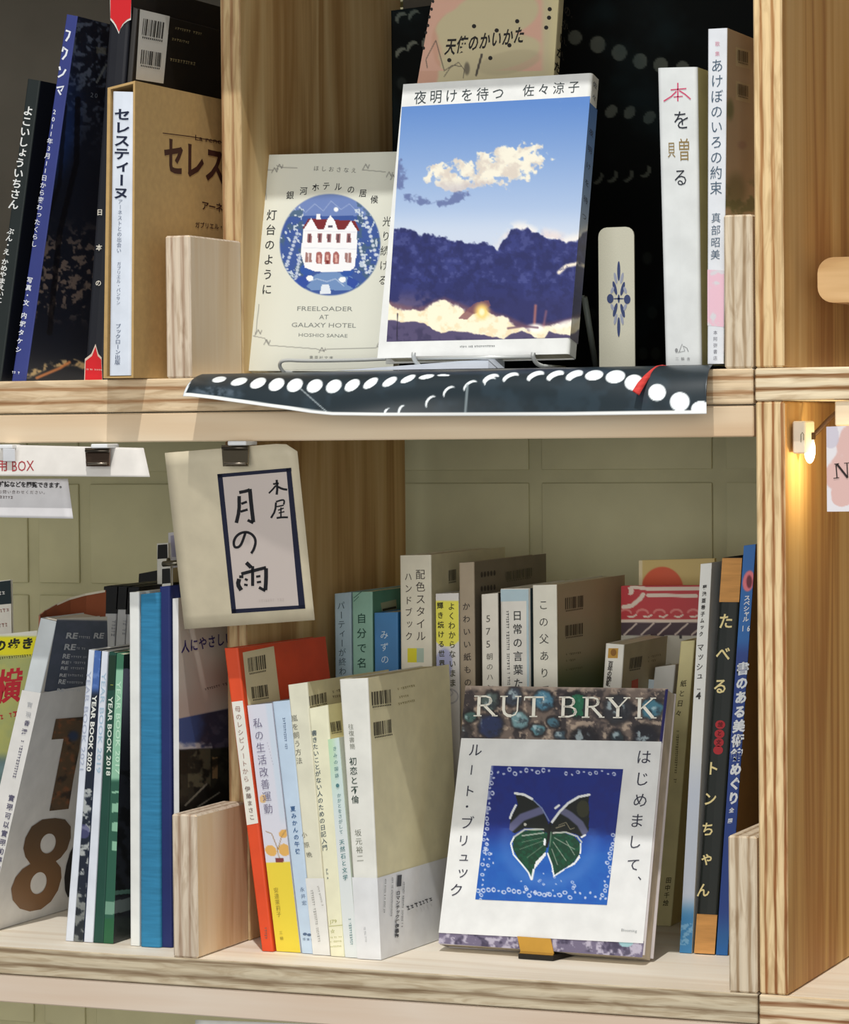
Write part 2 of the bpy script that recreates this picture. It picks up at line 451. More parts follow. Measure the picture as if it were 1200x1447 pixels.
class Art:
    def __init__(s, x, y, base): s.x = x; s.y = y; s.c = np.ones((len(x), 3))*np.array(base, float)
    def mix(s, rgb, m):
        m = np.clip(np.asarray(m, float), 0, 1)[:, None]
        s.c = s.c*(1-m)+np.array(rgb, float)*m; return s
    def poly(s, pts):
        inside = np.zeros(len(s.x), bool); n = len(pts)
        for i in range(n):
            x0, y0 = pts[i]; x1, y1 = pts[(i+1) % n]
            if y0 == y1: continue
            c = ((y0 > s.y) != (y1 > s.y)) & (s.x < (x1-x0)*(s.y-y0)/(y1-y0)+x0)
            inside ^= c
        return inside
    def oval(s, cx, cy, a, b, rot=0, soft=0.0):
        r = math.radians(rot); dx = s.x-cx; dy = s.y-cy
        u = (dx*math.cos(r)+dy*math.sin(r))/a; v = (-dx*math.sin(r)+dy*math.cos(r))/b
        d = np.sqrt(u*u+v*v)
        return 1-sm(1-soft-0.02, 1+soft+0.02, d)
    def seg(s, pts, w, soft=0.6):
        d = np.full(len(s.x), 1e9)
        for (x0, y0), (x1, y1) in zip(pts[:-1], pts[1:]):
            L = (x1-x0)**2+(y1-y0)**2+1e-9
            t = np.clip(((s.x-x0)*(x1-x0)+(s.y-y0)*(y1-y0))/L, 0, 1)
            d = np.minimum(d, np.hypot(s.x-x0-t*(x1-x0), s.y-y0-t*(y1-y0)))
        return 1-sm(w/2-soft/2, w/2+soft/2, d)
    def curve(s, pts, above=True):
        """mask of everything below a polyline y(x)"""
        p = np.array(pts, float); yy = np.interp(s.x, p[:, 0], p[:, 1]); return s.y-yy
def picture(face, fn, parent, name='printed_picture', step=1.3, off=0.0001, rough=None, quad=None):
    """quad: photo corners (tl,tr,br,bl) of a part of the face; None = the whole face"""
    if quad is None: C = face.c
    else: C = [face.p(np.array(q[0], float), np.array(q[1], float), 0.0) for q in quad]
    pc = [np.array(proj(p)) for p in C]
    nu = max(2, int(max(np.linalg.norm(pc[1]-pc[0]), np.linalg.norm(pc[2]-pc[3]))/step)+1)
    nv = max(2, int(max(np.linalg.norm(pc[3]-pc[0]), np.linalg.norm(pc[2]-pc[1]))/step)+1)
    U, V = np.meshgrid(np.linspace(0, 1, nu), np.linspace(0, 1, nv)); U = U.ravel()[:, None]; V = V.ravel()[:, None]
    P = (C[0]*(1-U)+C[1]*U)*(1-V)+(C[3]*(1-U)+C[2]*U)*V+face.n*off
    x, y = proj(P)
    col = lin(np.clip(fn(x, y), 0, 255))
    i = np.arange(nv-1)[:, None]*nu+np.arange(nu-1)[None]; i = i.ravel()
    F = np.stack([i, i+1, i+nu+1, i+nu], 1)
    return mesh_obj(name, P, F, printed(), onto(parent), cols=col)

# ------------------------------------------------------------------ books
def ushell(name, BL, TL, BR, TR, D, t, r, mats, parent, bulge=0.0):
    """bent cover: a spine (quad BL,TL,TR,BR) with two boards running back along D"""
    BL, TL, BR, TR, D = (np.array(v, float) for v in (BL, TL, BR, TR, D))
    W = np.linalg.norm(BR-BL); dl = np.linalg.norm(D); dh = D/dl
    r = min(r, W*0.3); t = min(t, W*0.2)
    def prof(ins):
        a, b = ins, W-ins; f = ins; rr = max(r-ins, W*0.02); pts = [(a, dl), (a, f+rr*1.0)]
        for k in range(1, 4):
            an = math.pi/2*k/4; pts.append((a+rr-rr*math.cos(an), f+rr-rr*math.sin(an)))
        pts.append((a+rr, f-(0 if not bulge else bulge*.3))); pts.append(((a+b)/2, f-bulge)); pts.append((b-rr, f-(0 if not bulge else bulge*.3)))
        for k in range(1, 4):
            an = math.pi/2*(1-k/4); pts.append((b-rr+rr*math.cos(an), f+rr-rr*math.sin(an)))
        pts += [(b, f+rr), (b, dl)]
        return pts
    outer = prof(0.0); inner = prof(t); n = len(outer)
    vs = []
    for loop in (outer, inner):
        for h in (0, 1):
            A, B = (BL, BR) if h == 0 else (TL, TR)
            for w, d in loop: vs.append(A+(B-A)*(w/W)+dh*d)
    fs, mi = [], []
    for i in range(n-1):
        m = 0 if 1 <= i < n-2 else (1 if i >= n-2 else 2)
        fs.append([i, i+1, n+i+1, n+i]); mi.append(m)
        fs.append([2*n+i+1, 2*n+i, 3*n+i, 3*n+i+1]); mi.append(3)
        fs.append([i+1, i, 2*n+i, 2*n+i+1]); mi.append(3)
        fs.append([n+i, n+i+1, 3*n+i+1, 3*n+i]); mi.append(3)
    fs.append([0, n, 3*n, 2*n]); mi.append(3); fs.append([n-1, 3*n-1, 4*n-1, 2*n-1]); mi.append(3)
    while len(mats) < 4: mats = list(mats)+[mats[0]]
    return mesh_obj(name, vs, fs, mats, parent, mi)
def hexa(name, q, D, mat, parent, ins=(0, 0, 0, 0), d0=0.0, d1=1.0, bev=0.0):
    """block behind quad q=(BL,TL,BR,TR), inset (left,right,bottom,top) in metres"""
    BL, TL, BR, TR = (np.array(v, float) for v in q); D = np.array(D, float)
    W = np.linalg.norm(BR-BL); H = np.linalg.norm(TL-BL)
    a, b, c, d = ins[0]/W, 1-ins[1]/W, ins[2]/H, 1-ins[3]/H
    def pt(u, h): return (BL*(1-u)+BR*u)*(1-h)+(TL*(1-u)+TR*u)*h
    base = [pt(a, c), pt(b, c), pt(b, d), pt(a, d)]
    vs = [p+D*d0 for p in base]+[p+D*d1 for p in base]
    fs = [[0, 1, 2, 3], [7, 6, 5, 4], [0, 4, 5, 1], [1, 5, 6, 2], [2, 6, 7, 3], [3, 7, 4, 0]]
    return mesh_obj(name, vs, fs, mat, parent)
PAGE = (232, 224, 196)
class Book: pass
def book(label, tl, tr, bl, br, Y, depth, zs, spine, side=None, hard=False, name='book', group='books standing on the shelves',
         yaw=0.0, page=PAGE, cat='book', left=None, back=0.0, bulge=None, mat=None):
    B = Book()
    TL = at(tl[0], tl[1], Y); TR = at(tr[0], tr[1], Y)
    z = zs+0.0004
    BL = np.array([xline(bl, Y, z), Y, z]) if bl is not None else np.array([TL[0], Y, z])
    BR = np.array([xline(br, Y, z), Y, z]) if br is not None else BL+np.array([TR[0]-TL[0], 0, 0])
    D = np.array([yaw, 1.0, 0.0]); D = D/np.linalg.norm(D)*depth
    B.root = empty(name, tuple((BL+BR+D)/2), label, cat, group)
    ms = mat or paper(spine); sd = paper(side) if isinstance(side, (tuple, list)) else (side or ms)
    t = 0.0022 if hard else 0.0006
    if bulge is None: bulge = 0.0003 if hard else 0.0
    B.cover = ushell('cover', BL, TL, BR, TR, D, t, 0.0022 if hard else 0.0011, [ms, sd, paper(left) if left else sd, ms], B.root, bulge)
    COVER[B.root.name] = B.cover
    W = np.linalg.norm(BR-BL); ti = min(t, W*0.2)+0.0001
    ins = 0.003 if hard else 0.0007
    B.pages = hexa('page_block', (BL, TL, BR, TR), D, pages_mat(page), B.root, (ti, ti, ins, ins), d0=min((t+0.0004)/depth, .2), d1=1-(0.003 if hard else 0.0005)/depth)
    B.W = W
    o = bulge
    B.spine = Face(TL, TR, BR, BL)
    B.spine.c = [c+B.spine.n*o for c in B.spine.c]
    B.side = Face(TR, TR+D, BR+D, BR)
    B.q = (BL, TL, BR, TR, D)
    return B
def pages_mat(rgb):
    key = ('pages', tuple(rgb))
    if key in _mats: return _mats[key]
    m, nt, b = new_mat('page_edges_%d_%d_%d' % tuple(rgb))
    n = nt.nodes.new('ShaderNodeTexNoise'); n.inputs['Scale'].default_value = 1.0; n.inputs['Detail'].default_value = 2
    g = nt.nodes.new('ShaderNodeNewGeometry'); mp = nt.nodes.new('ShaderNodeMapping'); mp.inputs['Scale'].default_value = (2600, 60, 60)
    nt.links.new(g.outputs['Position'], mp.inputs[0]); nt.links.new(mp.outputs[0], n.inputs['Vector'])
    r = nt.nodes.new('ShaderNodeValToRGB'); c = lin(rgb)
    r.color_ramp.elements[0].position = 0.35; r.color_ramp.elements[0].color = (*(c*0.8), 1)
    r.color_ramp.elements[1].position = 0.6; r.color_ramp.elements[1].color = (*c, 1)
    nt.links.new(n.outputs['Fac'], r.inputs['Fac']); nt.links.new(r.outputs['Color'], b.inputs['Base Color'])
    b.inputs['Roughness'].default_value = 0.85
    _mats[key] = m
    return m
def faced(label, tl, tr, br, bl, Ys, thick, cover, name='book', group=None, cat='book', spine_side='right', spine_rgb=None, hard=False, page=PAGE, zrest=None):
    """a book standing with its front cover outwards; Ys = depth of the four corners"""
    B = Book()
    if zrest is not None:      # the foot of the front cover stands zrest above the shelf
        BL = onplane(float(bl[0]), float(bl[1]), np.array([0, 0, zrest]), np.array([0, 0, 1.])); BR = onplane(float(br[0]), float(br[1]), np.array([0, 0, zrest]), np.array([0, 0, 1.]))
        TR = at(tr[0], tr[1], BR[1]+Ys[1])
    else:
        TR, BR, BL = (at(p[0], p[1], y) for p, y in zip((tr, br, bl), Ys[1:]))
    nn = np.cross(BR-TR, BL-TR); nn /= np.linalg.norm(nn)
    TL = onplane(float(tl[0]), float(tl[1]), TR, nn)
    n = np.cross(TR-TL, BL-TL); n /= np.linalg.norm(n)
    if n@(CAM-(TL+BR)/2) < 0: n = -n
    T = -n*thick
    low = min((BL+T)[2], (BR+T)[2], BL[2], BR[2])
    c = (BL+BR+T)/2
    B.root = empty(name, (c[0], c[1], low), label, cat, group)
    m = paper(cover) if isinstance(cover, (tuple, list)) else cover
    sp = paper(spine_rgb) if spine_rgb else m
    t = 0.0024 if hard else 0.0008
    if spine_side == 'right':
        B.cover = ushell('cover', BR, TR, BR+T, TR+T, (TL-TR), t, 0.0022, [sp, m, m, m], B.root)
    else:
        B.cover = ushell('cover', BL+T, TL+T, BL, TL, (TR-TL), t, 0.0022, [sp, m, m, m], B.root)
    COVER[B.root.name] = B.cover
    ins = 0.003 if hard else 0.0008
    B.pages = hexa('page_block', (BL, TL, BR, TR), T, pages_mat(page), B.root, (ins, ins, ins, ins), d0=(t+0.0001)/thick, d1=1-(t+0.0001)/thick)
    B.front = Face(TL, TR, BR, BL)
    B.spine = Face(TR, TR+T, BR+T, BR)
    B.T = T; B.q = (TL, TR, BR, BL)
    return B
def on(px, Y, z): return np.array([xline(px, Y, z), Y, z])
Z1 = 0.395; ZB = 0.352; ZP = 0.372
XL0, XL1 = -0.4143, -0.3953      # left panel of the middle bay
XR0, XR1 = -0.0195, -0.0009     # its right panel
SET = 0.080                      # the panels step back above the low stubs
DEP = 0.370
LIGHT = (236, 216, 182); BRN = (158, 118, 78)
# ------------------------------------------------------------------ the wall behind the shelves
wall_green = paper((206, 203, 166), 0.8, 0.04, 25)
joint_green = paper((200, 197, 161), 0.85, 0.05, 30)
wall = mesh_obj('wall_back', *(lambda b: (b[0], b[1]))((
    [(-1.6, .44, -.8), (1.2, .44, -.8), (1.2, .44, 1.5), (-1.6, .44, 1.5), (-1.6, .52, -.8), (1.2, .52, -.8), (1.2, .52, 1.5), (-1.6, .52, 1.5)],
    [[0, 1, 2, 3], [7, 6, 5, 4], [0, 4, 5, 1], [1, 5, 6, 2], [2, 6, 7, 3], [3, 7, 4, 0]])), joint_green)
wall['kind'] = 'structure'
wx = [at(x, 720, .43)[0] for x in (-420, 40, 113, 752, 1012, 1500)]
zj = at(600, 674, .43)[2]; zj2 = at(150, 834, .43)[2]
def block(x0, x1, z0, z1, y=.437):
    bm = box_bm(x0+.0055, x1-.0055, y, .4399, z0+.0052, z1-.0052, 0.0010, seg=2)
    return bm_obj('block', bm, wall_green, wall, True)
bh = zj-zj2
for i, (a, b) in enumerate(zip(wx[:-1], wx[1:])):
    z_ = zj if i >= 2 else zj2+0.0
    off = 0 if i != 4 else -0.0015
    for k in range(-6, 6):
        block(a, b, z_+k*bh, z_+(k+1)*bh, .437-off)

# ------------------------------------------------------------------ bookcases
W3 = [(176, 138, 86), (206, 172, 118), (220, 192, 140)]
W3r = [(180, 130, 78), (210, 168, 108), (224, 190, 134)]
m_plyz_up = ply('ply_edge_upper_shelf', 'z', 'x', ZP, .023, 5, (232, 208, 172), (170, 130, 92), .16, 1.0)
m_plyz_lo = ply('ply_edge_lower_shelf', 'z', 'x', -.019, .019, 4, (214, 200, 172), (150, 130, 104), .3, 4.0)
m_plyz_r1 = ply('ply_edge_right_shelf', 'z', 'x', .3744, .0206, 5, (244, 226, 192), (140, 96, 56), .12, 7.0)
m_plyz_r0 = ply('ply_edge_right_lower_shelf', 'z', 'x', -.021, .021, 5, (240, 220, 186), (150, 104, 70), .15, 9.0)
m_plyx_r = ply('ply_edge_right_upright', 'x', 'z', 0, .0193, 5, (238, 208, 158), (176, 128, 80), .3, 2.0)
m_plyx_r2 = ply('ply_edge_right_upright_below', 'x', 'z', 0, .0193, 6, (240, 212, 164), (158, 104, 62), .2, 6.0)
m_plyx_a = ply('ply_edge_stub', 'x', 'z', XR0, .019, 5, (224, 208, 182), (170, 146, 116), .22, 3.0)
m_plyx_b = ply('ply_edge_left_stub', 'x', 'z', XL0, .019, 5, (222, 206, 184), (176, 152, 130), .24, 5.0)
m_plyx_c = ply('ply_edge_left_panel', 'x', 'z', XL0, .019, 5, (206, 180, 136), (160, 124, 88), .22, 8.0)
m_lip = wood('lip_wood', 'x', [(210, 178, 142), (224, 198, 164), (232, 212, 182)], 3.0, 9.0, .6, 1.0)
m_lip2 = wood('lower_lip_wood', 'x', [(200, 174, 148), (220, 198, 176), (228, 212, 194)], 5.0, 9.0, .6, 1.0)
m_top = wood('shelf_top_wood', 'x', [(236, 222, 200), (246, 235, 216), (250, 242, 226)], 5.0, 18.0, .6, 1.0)
m_panel = wood('panel_wood', 'z', W3, 1.7, 16.0, .6, 1.1)
m_panelr = wood('right_panel_wood', 'z', W3r, 4.3, 17.0, .6, 1.0)
m_stub = wood('stub_wood', 'z', [(208, 172, 128), (226, 198, 158), (232, 210, 178)], 8.1, 14.0, .6, 1.5)
m_back = paper((88, 84, 76), 0.9, 0.06, 20)

case = empty('bookcase', ((XL0+XR1)/2, .19, -.04), 'pale plywood bookcase with double-edged shelves, filling the middle and left', 'bookcase', 'plywood bookcases')
def case_part(name, x0, x1, y0, y1, z0, z1, f, t, s, lab=None, bev=.0008):
    o = board(name, x0, x1, y0, y1, z0, z1, f, t, s, case, bev); props(o, label=lab); return o
xL = -1.25
case_part('shelf_board', xL, XR1, 0, DEP, ZP+.0006, Z1, m_plyz_up, m_top, m_plyz_up)
case_part('shelf_lip', xL, XR1, 0.0006, .06, ZB, ZP-.0004, m_lip, m_lip, m_lip)
case_part('shelf_board', xL, XR1, 0, DEP, -.019, 0, m_plyz_lo, m_top, m_plyz_lo)
case_part('shelf_lip', xL, XR1, 0.0008, .06, -.039, -.0198, m_lip2, m_lip2, m_lip2)
case_part('shelf_board', xL, XR1, 0, DEP, .747, .79, m_plyz_up, m_top, m_plyz_up)
case_part('shelf_board', xL, XR1, 0, DEP, -.43, -.39, m_plyz_up, m_top, m_plyz_up)
for (x0, x1, z0, z1, hs, mf) in ((XL0, XL1, Z1+.0002, .7468, .0965, m_plyx_b), (XL0, XL1, .0002, ZB-.0002, .098, m_plyx_b),
                             (XR0, XR1, Z1+.0002, .7468, .0965, m_plyx_a), (XR0, XR1, .0002, ZB-.0002, .0995, m_plyx_a)):
    case_part('panel_stub', x0, x1, .0004, SET-.0002, z0, z0+hs, mf, mf, m_stub, bev=.0012)
    case_part('side_panel', x0+(.0045 if x0 < -.3 else 0), x1+(.001 if x0 < -.3 else 0), SET, DEP, z0, z1, m_plyx_c, m_panel, m_panel)
# dark screws and pegs
for px, py in ((472, 633),):
    c = at(px, py, .11)
case2 = empty('bookcase', (.45, .19, -.021), 'second plywood bookcase on the right with full-depth uprights and a warm cabinet light', 'bookcase', 'plywood bookcases')
def c2(name, x0, x1, y0, y1, z0, z1, f, t, s, bev=.001):
    return board(name, x0, x1, y0, y1, z0, z1, f, t, s, case2, bev)
c2('shelf_board', 0.0004, .9, 0, DEP, .3744, Z1, m_plyz_r1, m_top, m_plyz_r1)
c2('shelf_board', 0.0004, .9, 0, DEP, -.021, 0, m_plyz_r0, m_top, m_plyz_r0)
c2('shelf_board', 0.0004, .9, 0, DEP, .747, .768, m_plyz_r0, m_top, m_plyz_r0)
c2('upright', 0.0006, .0193, 0.0004, DEP, Z1+.0003, .7467, m_plyx_r, m_panelr, m_panelr, .0012)
c2('upright', 0.0006, .0193, 0.0004, DEP, .0003, .3741, m_plyx_r2, m_panelr, m_panelr, .0012)
c2('upright', .39, .4083, 0.0004, DEP, Z1+.0003, .7467, m_plyx_r, m_panelr, m_panelr)
c2('upright', .39, .4083, 0.0004, DEP, .0003, .3741, m_plyx_r2, m_panelr, m_panelr)
# dark backing behind the upper left bay
bk = box_bm(xL, XL0-.001, DEP+.004, DEP+.010, Z1-.01, .79, .0005)
o = bm_obj('back_panel', bk, m_back, case); o['label'] = 'dark grey-brown back panel of the upper left bay'
bk = box_bm(XL1+.001, XR0-.001, DEP+.004, DEP+.010, Z1-.01, .79, .0005)
o = bm_obj('back_panel', bk, m_back, case)

UL = 'books in the upper left bay'; UM = 'books in the upper middle bay'
LL = 'books and magazines in the lower left bay'; FR = 'paperbacks in the front row of the lower shelf'; BR_ = 'books in the back row of the lower shelf'
RR = 'books leaning at the right end of the lower shelf'
BLK = (24, 26, 26)
# ------------------------------------------------------------------ upper left bay
b = book('slim black picture book leaning right, leftmost, white hiragana title down its spine', (39, 111), (57, 114), -16, 1, .03, .20, Z1, (30, 38, 38), (14, 18, 30), group=UL)
Ink(b.spine).col('よこいしょういちさん', 40, 157, 19, 289, 15, bold=.02).col('ぶん・え', 15, 327, 9, 356, 10, bold=.02).col('かめやまえいこ', 7, 370, -1, 424, 10, bold=.02).build('lettering', (226, 228, 226), b.root)
b = book('blue-spined photo book with a dark forest cover, beside the slim black book', (94, 20), (110, 23), 16, 37, .035, .19, Z1, (52, 62, 128), (30, 32, 40), group=UL)
Ink(b.spine).stroke([(93, 43), (99, 45), (97, 52), (93, 58)], 2.8).stroke([(90, 66), (88, 73)], 2.4).stroke([(90, 68), (95, 71), (93, 78), (88, 84)], 2.8).stroke([(84, 94), (85, 99)], 2.6).stroke([(93, 98), (89, 105), (82, 109)], 2.6).stroke([(80, 124), (90, 122), (86, 129)], 2.6).stroke([(82, 127), (86, 134)], 2.4)\
    .col('2011年3月11日から変わったくらし', 77, 158, 48, 345, 8.5, bold=.01).col('写真・文', 42, 396, 37, 428, 8.5, bold=.02).col('内堀タケシ', 34, 446, 26, 494, 8.5, bold=.02).smudge(17, 526, 27, 527, 4).build('lettering', (226, 230, 238), b.root)
def forest(x, y):
    a = Art(x, y, (20, 24, 34)); n = fbm(x, y, 14, 3); n2 = fbm(x, y, 7, 9, 3)
    a.mix((70, 78, 92), sm(.52, .66, n2)*sm(250, 90, y)*.9)
    a.mix((34, 48, 92), sm(.35, .7, n)*sm(230, 150, y)*sm(130, 60, x-y*0.0)*.7)
    a.mix((28, 50, 100), a.oval(85, 190, 22, 60, 12, .6)*.6)
    a.mix((104, 92, 84), sm(.56, .66, n2)*sm(300, 360, y)*sm(470, 420, y)*.8)
    a.mix((12, 12, 16), a.seg([(70, 60), (92, 150), (84, 260), (60, 330)], 6)*.6)
    a.mix((10, 10, 14), a.seg([(110, 140), (108, 230), (84, 330), (70, 470)], 8)*.7)
    a.mix((150, 130, 96), a.seg([(40, 530), (70, 515), (105, 512), (125, 520)], 9, 4)*sm(.35, .6, n2))
    a.mix((190, 120, 70), a.seg([(52, 534), (85, 520), (98, 512)], 4, 3)*.8)
    a.c = a.c*1.5
    a.mix((150, 158, 158), a.seg([(150, 92), (137, 116)], 3)*.8)
    a.mix((150, 150, 132), a.poly([(136, 66), (150, 68), (150, 77), (136, 75)])*.6)
    return a.c
picture(b.side, forest, b.root)
Ink(b.side).row('20', 130, 134, 136, 135, 9).build('cover_lettering', (120, 128, 140), b.root)
b = book('tall black hardcover with red pointed ends on its spine, left of the cardboard slipcase', (158, -25), (187, -25), 119, 145, .012, .17, Z1, (26, 28, 36), (20, 20, 22), group=UL, left=(120, 88, 76), hard=True)
Ink(b.spine, .0003).poly([(155, -24), (186, -24), (185, 28), (180, 30), (175, 34), (170, 41), (168, 48), (165, 41), (161, 34), (156, 28)]).build('red_band', (226, 222, 214), b.root)
k = Ink(b.spine, .0006).poly([(156, -25), (186.5, -25), (184.5, 25), (179, 28), (173, 34), (168, 45), (164, 35), (160, 29), (156, 25)])
k.build('red_band', (206, 30, 38), b.root)
Ink(b.spine, .0006).poly([(120, 538), (144.5, 538), (143, 508), (138, 503), (135, 490), (130, 503), (121, 510)]).build('red_band', (206, 30, 38), b.root)
Ink(b.spine, .0003).poly([(119, 538), (145, 538), (143.5, 505), (139, 500), (135, 486), (129, 500), (120, 507)]).build('red_band_border', (214, 196, 180), b.root)
Ink(b.spine, .0008).smudge(122, 522, 144, 523, 2.5).col('日本の', 141, 300, 139, 400, 9, bold=.02).build('lettering', (220, 214, 200), b.root)
b = book('black book with a white barcode sticker, behind and above the cardboard slipcase', (187.5, 10), (194.5, 13), 146, 152, .012, .15, Z1, (52, 50, 48), (24, 22, 20), group=UL)
patch(b.side, [(198, 13), (240, 23), (231, 118), (192, 112)], (214, 214, 208), b.root)
barcode(b.side, (203, 26), (234, 32), (200, 53), b.root, (60, 60, 58), 3); barcode(b.side, (200, 70), (229, 75), (198, 93), b.root, (60, 60, 58), 5)
Ink(b.side).smudge(245, 39, 284, 48, 4, 4).smudge(243, 55, 266, 60, 4, 5).smudge(240, 84, 274, 90, 5, 6).build('lettering', (150, 138, 100), b.root)
# slipcase with its white book
CT, CBm = (191, 158, 104), 0.0011
TL = at(152, 124, -.02); TR = at(191, 114, -.02); zs = Z1+.0005
BL = np.array([xline(146, -.02, zs), -.02, zs]); BRr = np.array([xline(188.5, -.02, zs), -.02, zs]); D = np.array([0, .17, 0])
sc = empty('slipcase', tuple((BL+BRr+D)/2), 'tan cardboard slipcase with dark brown katakana title, jutting over the shelf edge', 'slipcase')
card = paper(CT, .85, .05, 200); cardi = paper((150, 122, 84), .9, .05)
Wc = np.linalg.norm(BRr-BL); th = .0016
def plate(name, q, D, ins, mat, d0=0, d1=1): return hexa(name, q, D, mat, sc, ins, d0, d1)
q = (BL, TL, BRr, TR)
plate('side_wall', q, D, (0, Wc-th*1.6, 0, 0), card); plate('side_wall', q, D, (Wc-th, 0, 0, 0), card)
plate('top_wall', q, D, (th*1.6, th, np.linalg.norm(TL-BL)-.0016, 0), card)
plate('bottom_wall', q, D, (th*1.6, th, 0, np.linalg.norm(TL-BL)-.0012), card)
plate('back_wall', q, D, (th*1.6, th, .0013, .0017), cardi, .99, 1)
cs = Face(TR, TR+D, BRr+D, BRr)
k = Ink(cs, .0002)
k.stroke([(230, 188), (270, 193), (313, 201)], 1.3)
k.row('セレス', 246, 222, 304, 234, 30, 56, bold=.03).line('La rencontre', 276, 198, 340, 208, 8).row('アーネスト', 290, 291, 330, 296, 11, 14, .02).row('ガブリエル・バンサン', 279, 318, 340, 323, 6.5, 9, .02)
k.build('lettering', (66, 34, 26), sc)
b = book('white-spined book with black katakana title, pushed inside the cardboard slipcase', (158.5, 129), (189, 130), 153.5, 185, -.0195, .165, Z1+.0018, (222, 230, 242), (222, 230, 242), group=UL, hard=True)
k = Ink(b.spine)
k.col('セレスティーヌ', 173, 162, 171, 273, 23, 18, bold=.03); k.build('lettering', (24, 34, 60), b.root)
Ink(b.spine).col('アーネストとの出会い', 170, 285, 168, 354, 7, bold=0).col('ガブリエル・バンサン', 168, 373, 167, 428, 6).col('ブックローン出版', 167, 461, 166, 512, 8, bold=.01).build('small_lettering', (92, 104, 128), b.root)

# ------------------------------------------------------------------ the moon phase poster that covers the back and floor and hangs over the edge
pr = empty('moon_poster', (-.2, .15, Z1+.0008), 'black poster with white moon phases, bent over the shelf floor and edge', 'poster')
def moons_front(x, y):
    a = Art(x, y, (32, 45, 52)); n = fbm(x, y, 30, 5, 3)
    a.mix((50, 68, 80), sm(.45, .7, n)*.5)
    Wt = (244, 250, 252)
    top = [(310, 537, 10, 4, -10), (338, 540, 12, 5, -15), (365, 542, 12, 6.5, -25), (391, 544, 12, 8, -30), (417, 545, 12, 8.5, -30), (445, 546, 12, 8.5, -30), (472, 546.5, 12, 8.5, -32), (498, 545, 12, 7, -33), (524, 542, 12, 5.5, -33), (551, 540, 11.5, 5, -30), (577, 536, 11.5, 4, -25), (603, 533, 11, 3, -10), (627, 531, 9, 1.5, 0)]
    for cx, cy, p, q_, r in top: a.mix(Wt, a.oval(cx, cy, p, q_, r, .04))
    for cx, cy, R_, cut in ((694, 536, 12, 4.2), (722, 534, 12, 4.6), (757, 532, 13, 5.6), (785, 531.5, 13, 6.4), (812, 531, 13, 8)):
        a.mix(Wt, a.oval(cx, cy, R_, 6, -22, .04)*(1-a.oval(cx+cut*.6, cy+cut, R_, 6, -22, .04)))
    for cx, cy, R_, q_ in ((840, 531, 13, 7), (870, 533, 14, 9), (896, 541, 13, 11), (929, 555, 12.5, 12), (961, 568, 14, 13.5), (990, 577, 13, 10)): a.mix(Wt, a.oval(cx, cy, R_, q_, -10, .04))
    for cx, cy, R_, ro in ((665, 546, 11, -35), (635, 554, 10, -42), (609, 568, 10, -52), (569, 581, 9, -70), (549, 584, 7, -80), (693, 540, 9, -30)):
        r_ = math.radians(ro+90); a.mix(Wt, a.oval(cx, cy, R_, 6.5, ro, .06)*(1-a.oval(cx+math.cos(r_)*3.6, cy+math.sin(r_)*3.6, R_*1.05, 6.5, ro, .06)))
    a.mix((190, 200, 204), a.seg([(424, 549), (463, 583)], 1.4)*.8)
    a.mix((150, 162, 166), a.seg([(661, 545), (658, 583)], 3.5, 2)*.8)
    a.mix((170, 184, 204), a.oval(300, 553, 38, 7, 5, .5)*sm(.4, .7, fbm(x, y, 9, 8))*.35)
    # white paper margin along the hanging edge and the left tip
    lo = edge_y(x)
    a.mix((244, 246, 244), sm(lo-5.5, lo-4.3, y)); a.mix((238, 244, 248), sm(0, 1, -(x-(268+(545-y)*.45))))
    return a.c
printed_gloss = printed().copy(); printed_gloss.name = 'printed_film'
printed_gloss.node_tree.nodes['Principled BSDF'].inputs['Roughness'].default_value = .3
printed_gloss.node_tree.nodes['Principled BSDF'].inputs['Specular IOR Level'].default_value = .7
EDGE = np.array([(255, 560), (270, 560.5), (300, 564), (350, 571), (400, 578), (440, 584), (470, 587), (540, 588), (800, 587.5), (997, 585), (1010, 584)], float)
def edge_y(x): return np.interp(x, EDGE[:, 0], EDGE[:, 1])
nu, nv = 560, 60
V = []
for j in range(nv):
    t = j/(nv-1)                       # 0 hanging edge .. 1 shelf edge
    for i in range(nu):
        s_ = i/(nu-1)
        xb = 259+(999-259)*s_; xt = 286+(1007-286)*s_
        px = xb*(1-t)+xt*t
        yb = edge_y(px); Yb = -.024-.004*math.sin(s_*9)
        B_ = at(px, yb, Yb)
        T_ = at(px, 527+(1-s_)*9, -.001); T_[2] = Z1+.0022
        # bulging roll over the edge
        c = (1-t)**2; q2 = 2*t*(1-t); d = t*t
        mid = B_*.45+T_*.55; mid[1] = -.021; mid[2] = T_[2]-.004
        V.append(B_*c+mid*q2+T_*d)
V = np.array(V)
i = (np.arange(nv-1)[:, None]*nu+np.arange(nu-1)[None]).ravel()
F_ = np.stack([i, i+1, i+nu+1, i+nu], 1)
x_, y_ = proj(V)
flap = mesh_obj('hanging_flap', V, F_, printed_gloss, pr, smooth=True, cols=lin(np.clip(moons_front(x_, y_), 0, 255)))
sol = flap.modifiers.new('thick', 'SOLIDIFY'); sol.thickness = .0004; sol.offset = 1
flap_top = V[-nu:]
